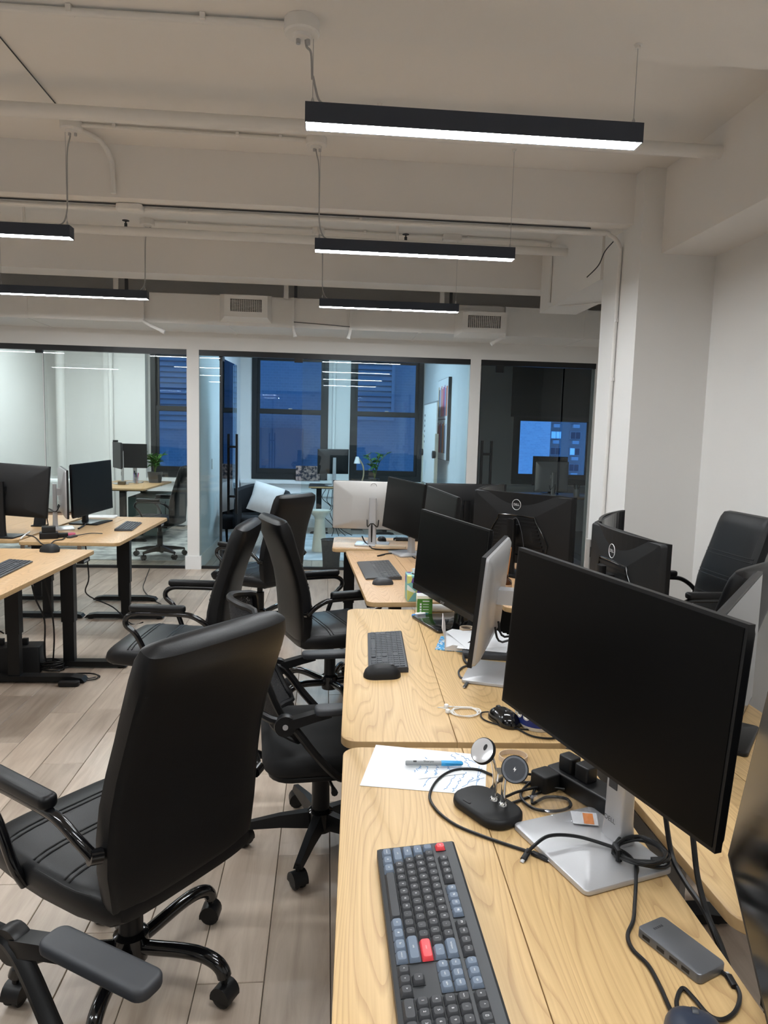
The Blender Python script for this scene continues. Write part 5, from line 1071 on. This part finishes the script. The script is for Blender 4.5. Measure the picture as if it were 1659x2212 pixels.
for i in range(5):
    x = .93+i*.035; cable(['first', 'second', 'third', 'fourth', 'fifth'][i]+' black cable hanging under the reed diffuser desk, counted from left', [Vector((x, 3.24+.02*i, .70)), Vector((x+.02*(i % 2), 3.22, .5)), Vector((x-.03+.015*i, 3.2, .25)), Vector((x+.03*(i % 3), 3.22+.03*i, .01))], .006)

# ================================================================== LEFT CLUSTER
ad = thing('power_adapter', 'stack of black power adapters on the left desk edge', 'adapter', (-1.945, 5.13, DZ), R(20))
MB().soft(.12, .08, .045, .008, .004).build('brick', blk, ad); MB().soft(.09, .07, .04, .008, .004, zb=.045).build('brick', blkm, ad); MB().soft(.07, .055, .03, .008, .004).xf(Matrix.Translation((.09, .03, 0))).build('brick', blk, ad)
E = DZ+.005
cable('black cable tangle around the power adapters on the left desk', [at(55, 1155, z=E), at(75, 1160, z=E), at(90, 1175, z=E), at(105, 1178, z=E), at(118, 1168, z=E), at(135, 1165, z=E), at(140, 1158, z=E), at(120, 1155, z=E)], .004)
cable('white cable end by the power adapters on the left desk', [at(45, 1163, z=E), at(55, 1155, z=E), at(64, 1149, z=E)], .006, m=white)
cable('black cable arching from the left monitor base', [at(168, 1118, z=DZ+.02), at(183, 1117, z=DZ+.03), at(190, 1125, z=DZ+.02), at(182, 1135, z=E), at(172, 1140, z=E)], .004, plug=[(at(180, 1136, z=E), at(170, 1142, z=E), .009, .7, False)])
hb2 = thing('usb_hub', 'small dark adapter with a cable on the left desk', 'hub', at(156, 1161, z=DZ), R(75)); MB().soft(.09, .03, .014, .004, .002).build('body', dgrey, hb2); MB().tube(smooth([(.045, 0, .007), (.09, -.02, .01), (.16, -.05, .012), (.22, -.10, .004)], 5), .0035, 7).build('cord', dgrey, hb2)
lpw = thing('laptop', 'closed white laptop at the far end of the left standing desk', 'laptop', (-1.95, 6.33, DZ), R(4)); MB().prism(rrect(.24, .165, .012), 0, .016, .003).build('body', white, lpw); MB().soft(.03, .03, .0006, .012, .0002, zb=.016).build('lid_mark', silver, lpw)
bkx = thing('book', 'white paperback under the black-backed monitor at left', 'book', (-2.50, 5.16, DZ), R(0)); MB().box(-.08, -.05, 0, .08, .05, .04).build('pages', paper, bkx); MB().box(-.081, -.051, .04, .081, .051, .042).build('cover', white, bkx)
tag(MB().soft(.08, .05, .018, .006, .003).xf(Matrix.Translation((-1.86, 5.28, DZ)) @ Matrix.Rotation(R(35), 4, 'Z')).build('small_packet', mat('pink_packet', (.55, .12, .20), .5)), 'small pink and white packet by the power adapters', 'packet')
bs = thing('phone_stand', 'black folding phone stand behind the left desk monitor', 'stand', (-2.25, 5.75, DZ)); MB().box(-.05, -.04, 0, .05, .04, .01).build('foot', blk, bs); MB().box(-.045, -.005, .0, .045, .005, .16).xf(Matrix.Rotation(R(-18), 4, 'X')).build('back_plate', blk, bs)
# floor clutter
up_ = thing('power_supply', 'black power supply box with plugs on the floor under the left desk', 'power supply', (-1.905, 4.47, 0), R(4)); MB().prism(rrect(.30, .14, .01), 0, .17, .006).build('body', blkm, up_)
for k in range(3): MB().soft(.035, .03, .04, .006, .003, zb=.17).xf(Matrix.Translation((-.09+.07*k, .0, 0))).build('plug', blk, up_)
coil('tangle of black cables on the floor under the left desk', Vector((-1.70, 4.47, 0)), .07, .05, 5, .005, 0, wob=.03, tie=False)
coil('wide loop of black cable on the floor beside the left desk foot', Vector((-1.50, 4.33, 0)), .13, .06, 2, .004, 0, wob=.004, tie=False)
tag(MB().soft(.12, .05, .03, .02, .006).xf(Matrix.Translation((-1.50, 4.20, 0))).build('floor_adapter', blk), 'black oval adapter on the floor by the left desk foot', 'adapter')
def hang(label, pts, r=.005): return cable(label, [Vector(p) for p in pts], r)
hang('black cable drooping under the left desk, first', [(-1.75, 4.30, .68), (-1.74, 4.35, .50), (-1.70, 4.38, .35), (-1.72, 4.42, .12), (-1.70, 4.45, .02)])
hang('black cable drooping under the left desk, second', [(-1.70, 4.35, .69), (-1.67, 4.40, .45), (-1.66, 4.42, .25), (-1.69, 4.46, .02)])
hang('black cable looping between the legs of the left desk', [(-1.82, 4.40, .69), (-1.76, 4.45, .60), (-1.70, 4.50, .60), (-1.66, 4.52, .68)])
hang('black cable trailing along the floor to the left desks', [(-1.65, 4.50, .01), (-1.40, 4.62, .01), (-1.20, 4.75, .006), (-1.05, 4.8, .006), (-.9, 4.6, .006)], .004)
hang('black cable hanging at the left edge of the picture', [(-2.12, 4.55, .69), (-2.10, 4.5, .45), (-2.06, 4.48, .30), (-1.98, 4.47, .24)])
hang('black cable hanging from the far leg of the left desk', [(-1.72, 5.2, .70), (-1.70, 5.2, .45), (-1.75, 5.3, .30), (-1.62, 5.5, .15), (-1.5, 5.55, .006), (-1.42, 5.6, .006)])
hang('thin black cable from the left office front to the chairs', [(-1.90, 7.78, .006), (-1.80, 7.2, .006), (-1.72, 6.8, .006), (-1.55, 6.4, .006), (-1.42, 6.2, .006)], .004)
hang('short black and white cable on the floor behind the mesh chair', [(-.15, 3.25, .006), (-.11, 3.18, .006), (-.05, 3.12, .006), (.05, 3.10, .006)], .005)

# ================================================================== LEFT OFFICE
def rug_mat(name, c1, c2, sc):
    m = bpy.data.materials.new(name); m.use_nodes = True; nt = m.node_tree; tc = nt.nodes.new('ShaderNodeTexCoord'); n = nt.nodes.new('ShaderNodeTexNoise'); n.inputs['Scale'].default_value = sc; n.inputs['Detail'].default_value = 6; rp = nt.nodes.new('ShaderNodeValToRGB'); rp.color_ramp.elements[0].position = .4; rp.color_ramp.elements[0].color = (*c1, 1); rp.color_ramp.elements[1].position = .6; rp.color_ramp.elements[1].color = (*c2, 1)
    nt.links.new(tc.outputs['Object'], n.inputs['Vector']); nt.links.new(n.outputs['Fac'], rp.inputs[0]); nt.links.new(rp.outputs[0], nt.nodes['Principled BSDF'].inputs['Base Color']); nt.nodes['Principled BSDF'].inputs['Roughness'].default_value = .95; return m
rugm = rug_mat('rug_faded', (.28, .28, .27), (.55, .54, .51), 6)
tag(MB().prism(rrect(2.6, 2.6, .02, 2), .0005, .010).xf(Matrix.Translation((-2.95, 9.6, 0))).build('rug', rugm), 'faded grey patterned rug in the left office', 'rug')
tag(MB().prism(rrect(2.2, 2.2, .02, 2), .0005, .010).xf(Matrix.Translation((.25, 9.5, 0))).build('rug', rug_mat('rug_pale', (.42, .46, .50), (.60, .63, .66), 5)), 'pale blue-grey rug in the middle office', 'rug')
monitor('black monitor facing us on the left office desk, beside the plant', (-2.74, 10.40, 1.125), 5, 0, 0, .36, .345)
monitor('black monitor turned sideways on the left office desk with webcam on top', (-2.90, 10.12, 1.14), -62, 0, 0, .50, .36, style='black', stand='silver')
wc = thing('webcam', 'small black webcam on top of the sideways office monitor', 'webcam', (-2.91, 10.11, 1.322)); MB().soft(.07, .03, .028, .012, .006).build('body', blk, wc); MB().cyl((0, -.015, .014), (0, -.02, .014), .009, 12).build('lens', gloss, wc)
pt = thing('potted_plant', 'green leafy plant in a dark pot on the left office desk', 'plant', (-2.475, 10.52, DZ), 0)
MB().lathe([(.001, 0), (.085, 0), (.105, .15), (.108, .155), (.098, .155), (.09, .14), (.001, .135)], 22).build('pot', mat('pot_dark', (.03, .033, .036), .4), pt)
leafm = mat('leaf_green', (.055, .16, .028), .45, var=.3, scale=8)
def leaf_mesh(l, w):
    mb = MB(); return mb.add([(0, 0, 0), (w, l*.35, .01), (0, l*.4, -.004), (-w, l*.35, .01), (w*.6, l*.75, .0), (0, l*.8, -.006), (-w*.6, l*.75, 0), (0, l, -.02)], [(0, 1, 2), (0, 2, 3), (1, 4, 5, 2), (3, 2, 5, 6), (4, 7, 5), (6, 5, 7)])
def foliage(root, n, base, h, spread, l, w, stems=5, seed=1):
    rnd = random.Random(seed); me = None
    for s in range(stems):
        a = 2*PI*s/stems+rnd.random(); tip = Vector((math.cos(a)*spread*rnd.uniform(.4, 1), math.sin(a)*spread*rnd.uniform(.4, 1), h*rnd.uniform(.75, 1))); mid = Vector((tip.x*.3, tip.y*.3, tip.z*.6))
        P = smooth([base, base+mid, base+tip], 6); MB().tube(P, [.006]*(len(P)-1)+[.002], 6).build('stem', mat('stem_green', (.12, .16, .04), .6), root)
        for k in range(n):
            t = .35+.65*k/n; p = P[int(t*(len(P)-1))]
            if me is None: q = leaf_mesh(l, w).build('leaf', leafm, root, flat=True); me = q.data
            else: q = bpy.data.objects.new('leaf', me); COL.objects.link(q); q.parent = root
            q.location = p; q.rotation_euler = (rnd.uniform(-.2, .9), rnd.uniform(-.4, .4), rnd.uniform(0, 2*PI))
foliage(pt, 12, Vector((0, 0, .13)), .32, .17, .11, .022, 6, 3)
pc_ = thing('pen_cup', 'clear pen cup with coloured pens on the left office desk', 'cup', (-2.66, 10.2, DZ)); MB().lathe([(.001, 0), (.035, 0), (.038, .10), (.035, .10), (.032, .005)], 18).build('cup', film, pc_)
for k in range(6): MB().tube([(math.cos(k)*.008, math.sin(k)*.008, .01), (math.cos(k)*.035, math.sin(k)*.035, .155)], .005, 6).build('pen', [mat('pen_red', (.5, .03, .05), .4), mat('pen_blue', (.03, .06, .3), .4), blk][k % 3], pc_)
tag(MB().soft(.10, .07, .05, .01, .01).xf(Matrix.Translation((-2.80, 10.0, DZ))).build('desk_gadget', mat('brass_dark', (.12, .09, .05), .3, metal=.6)), 'small dark brass gadget on the left office desk', 'gadget')
bxw = thing('white_carton', 'small white carton on the sill of the left office window', 'box', (-2.05, 11.38, .756)); MB().box(-.22, -.06, 0, .22, .06, .11).build('carton', white, bxw); MB().box(-.08, -.0605, .02, .08, -.06, .09).build('printed_face', mat('print_grey', (.5, .5, .5), .6), bxw)
# leather sofa corner with white throw behind the left desks
tc_ = thing('bench', 'brown bench with a white cushion behind the left desk monitors', 'bench', (-3.35, 9.0, .0105), R(8)); MB().soft(.75, .42, .14, .04, .03, zb=.30).build('seat', mat('tan_leather', (.20, .09, .045), .5), tc_); MB().soft(.7, .16, .42, .08, .06, zb=.44).xf(Matrix.Translation((0, .14, 0))).build('cushion', MATS['cushion_white'], tc_)
for sx in (-.32, .32):
    for sy in (-.16, .16): MB().box(sx-.02, sy-.02, 0, sx+.02, sy+.02, .31).build('leg', MATS['tan_leather'], tc_)
gp = thing('green_cabinet', 'dark green panel cabinet under the left office desk', 'cabinet', (-2.62, 10.2, 0)); MB().box(-.02, -.5, .08, .36, .5, .60).build('body', mat('dark_green', (.03, .06, .055), .5), gp); MB().box(.36, -.02, .2, .366, .0, .5).build('door_gap', seam, gp)

# ================================================================== MIDDLE OFFICE
monitor('black monitor seen from behind in the middle office', (.10, 10.62, 1.10), 196, 0, 0, .48, .37, stand='silver', logo=None)
ph_ = thing('photo_print', 'photograph print leaning on the sill of the middle office window', 'photo', (-.29, 11.33, .756)); MB().box(-.19, 0, 0, .19, .004, .235).xf(Matrix.Rotation(R(-8), 4, 'X')).build('print', rug_mat('photo_print', (.03, .03, .045), (.42, .30, .26), 22), ph_)
stl = thing('side_table', 'pale hourglass pedestal table in the middle office', 'side table', (-.07, 9.05, 0.011)); MB().lathe([(.001, 0), (.10, 0), (.098, .01), (.075, .25), (.062, .40), (.075, .45), (.135, .50), (.14, .515), (.138, .53), (.001, .53)], 28).build('pedestal', mat('pale_stone', (.62, .60, .50), .5), stl); MB().lathe([(.135, .5301), (.135, .5305), (.001, .5306)], 24).build('inset_top', mat('pale_top', (.66, .64, .56), .4), stl)
wb_ = thing('waste_bin', 'black wire mesh waste bin by the glass front', 'bin', (.075, 8.05, 0)); bm_ = meshm
MB().loft([[(math.cos(2*PI*k/28)*r_, math.sin(2*PI*k/28)*r_, z) for k in range(28)] for r_, z in ((.095, .004), (.10, .1), (.118, .31))], True, False).build('mesh_wall', bm_, wb_); MB().tube([(math.cos(2*PI*k/28)*.119, math.sin(2*PI*k/28)*.119, .312) for k in range(28)], .005, 6, closed=True).build('rim', blk, wb_); MB().lathe([(.001, .001), (.097, .001), (.097, .008), (.001, .008)], 24).build('base', blk, wb_)
mp_ = thing('potted_plant', 'tall green plant beside the far desk lamp in the middle office', 'plant', (.74, 10.78, DZ)); MB().lathe([(.001, 0), (.06, 0), (.075, .11), (.068, .11), (.001, .10)], 18).build('pot', MATS['pot_dark'], mp_); foliage(mp_, 9, Vector((0, 0, .09)), .46, .22, .13, .028, 4, 8)
dl = thing('desk_lamp', 'white desk lamp with a curved wooden arm in the middle office', 'lamp', (.46, 10.6, DZ)); MB().lathe([(.001, 0), (.08, 0), (.08, .015), (.001, .018)], 20).build('base', white, dl); MB().tube(smooth([(.06, 0, .01), (.10, 0, .16), (.09, 0, .30), (.02, 0, .42)], 6), .011, 8).build('arm', mat('lamp_wood', (.42, .33, .2), .5), dl); MB().lathe([(.022, .44), (.05, .34), (.046, .34), (.018, .44)], 18).build('shade', white, dl)
wbd = thing('whiteboard', 'white board on black-clamped stands in the middle office', 'whiteboard', (1.42, 9.76, 0), 0)
MB().box(-.008, -.60, .86, .008, .58, 1.96).build('board', trimw, wbd); MB().box(-.014, -.62, .84, .014, .60, .86).box(-.014, -.62, 1.96, .014, .60, 1.975).build('board_rail', silver, wbd)
for yy in (-.62, .58):
    MB().box(-.02, yy-.02, .03, .02, yy+.02, 1.55).build('post', mat('pale_post', (.5, .47, .38), .5), wbd); MB().lathe([(.001, -.02), (.05, -.02), (.05, .02), (.001, .02)], 18).xf(Matrix.Translation((-.03, yy, 1.28)) @ Matrix.Rotation(PI/2, 4, 'Y')).build('clamp', blk, wbd); MB().box(-.2, yy-.02, .012, .1, yy+.02, .04).build('foot', MATS['pale_post'], wbd)
for k in range(6): MB().box(-.012, .46, 1.42+k*.075, -.008, .49, 1.45+k*.075).build('magnet', blk, wbd)
ar = thing('wall_art', 'white framed print of two rows of coloured book spines', 'picture', (1.535, 9.40, 0)); MB().box(-.012, -.43, 1.21, .028, .43, 2.27).build('frame', mat('art_edge', (.03, .03, .03), .5), ar); MB().box(-.014, -.425, 1.215, -.012, .425, 2.265).build('sheet', mat('art_sheet', (.72, .73, .76), .6), ar)
cols = [(.55, .30, .05), (.05, .12, .25), (.45, .45, .55), (.62, .10, .05), (.60, .25, .20), (.55, .08, .20), (.25, .10, .35), (.20, .30, .50), (.65, .16, .06)]
for row, (z0, z1) in enumerate(((1.78, 2.18), (1.30, 1.70))):
    y = .34
    for k in range(9):
        w_ = .05+.02*((k*7+row*3) % 3); MB().box(-.0155, y-w_, z0, -.0135, y-.006, z1-.02*((k*5) % 3)).build('printed_spine', mat('spine_%d' % ((k+row*3) % 9), cols[(k+row*3) % 9], .6), ar); y -= w_+.012
MB().box(-.0155, -.3, 1.735, -.0135, .3, 1.745).build('printed_caption', inkd, ar)
for i in range(4): hang(['first', 'second', 'third', 'fourth'][i]+' cable tangling below the middle office desk, from left', [(.0+.05*i, 10.36, .70), (-.05+.07*i, 10.32, .58-.04*i), (.08+.02*i, 10.33, .44), (-.02+.09*i, 10.31, .32+.03*i), (.12+.03*i, 10.3, .16), (.10+.10*i, 10.32+.04*i, .016)], .005)
# ================================================================== DARK OFFICE
monitor('silver-backed monitor in the dark office, nearer one', (3.12, 9.62, 1.00), 188, 0, 0, .50, .42, style='silver')
monitor('black monitor behind the silver one in the dark office', (3.20, 9.95, 1.06), 176, 0, 0, .5, .42, stand='black')
pc2 = thing('pen_cup', 'jar of pens on the desk in the dark office', 'cup', (3.45, 9.5, DZ)); MB().lathe([(.001, 0), (.04, 0), (.042, .10), (.037, .10), (.035, .005)], 18).build('cup', silver, pc2)
for k in range(4): MB().tube([(math.cos(k)*.008, math.sin(k)*.008, .01), (math.cos(k)*.04, math.sin(k)*.04, .17)], .006, 6).build('pen', blk, pc2)
sheetz = MB().box(3.55, 9.35, DZ, 3.90, 9.75, DZ+.006); tag(sheetz.build('desk_pad', trimw), 'white pad on the desk in the dark office', 'pad')
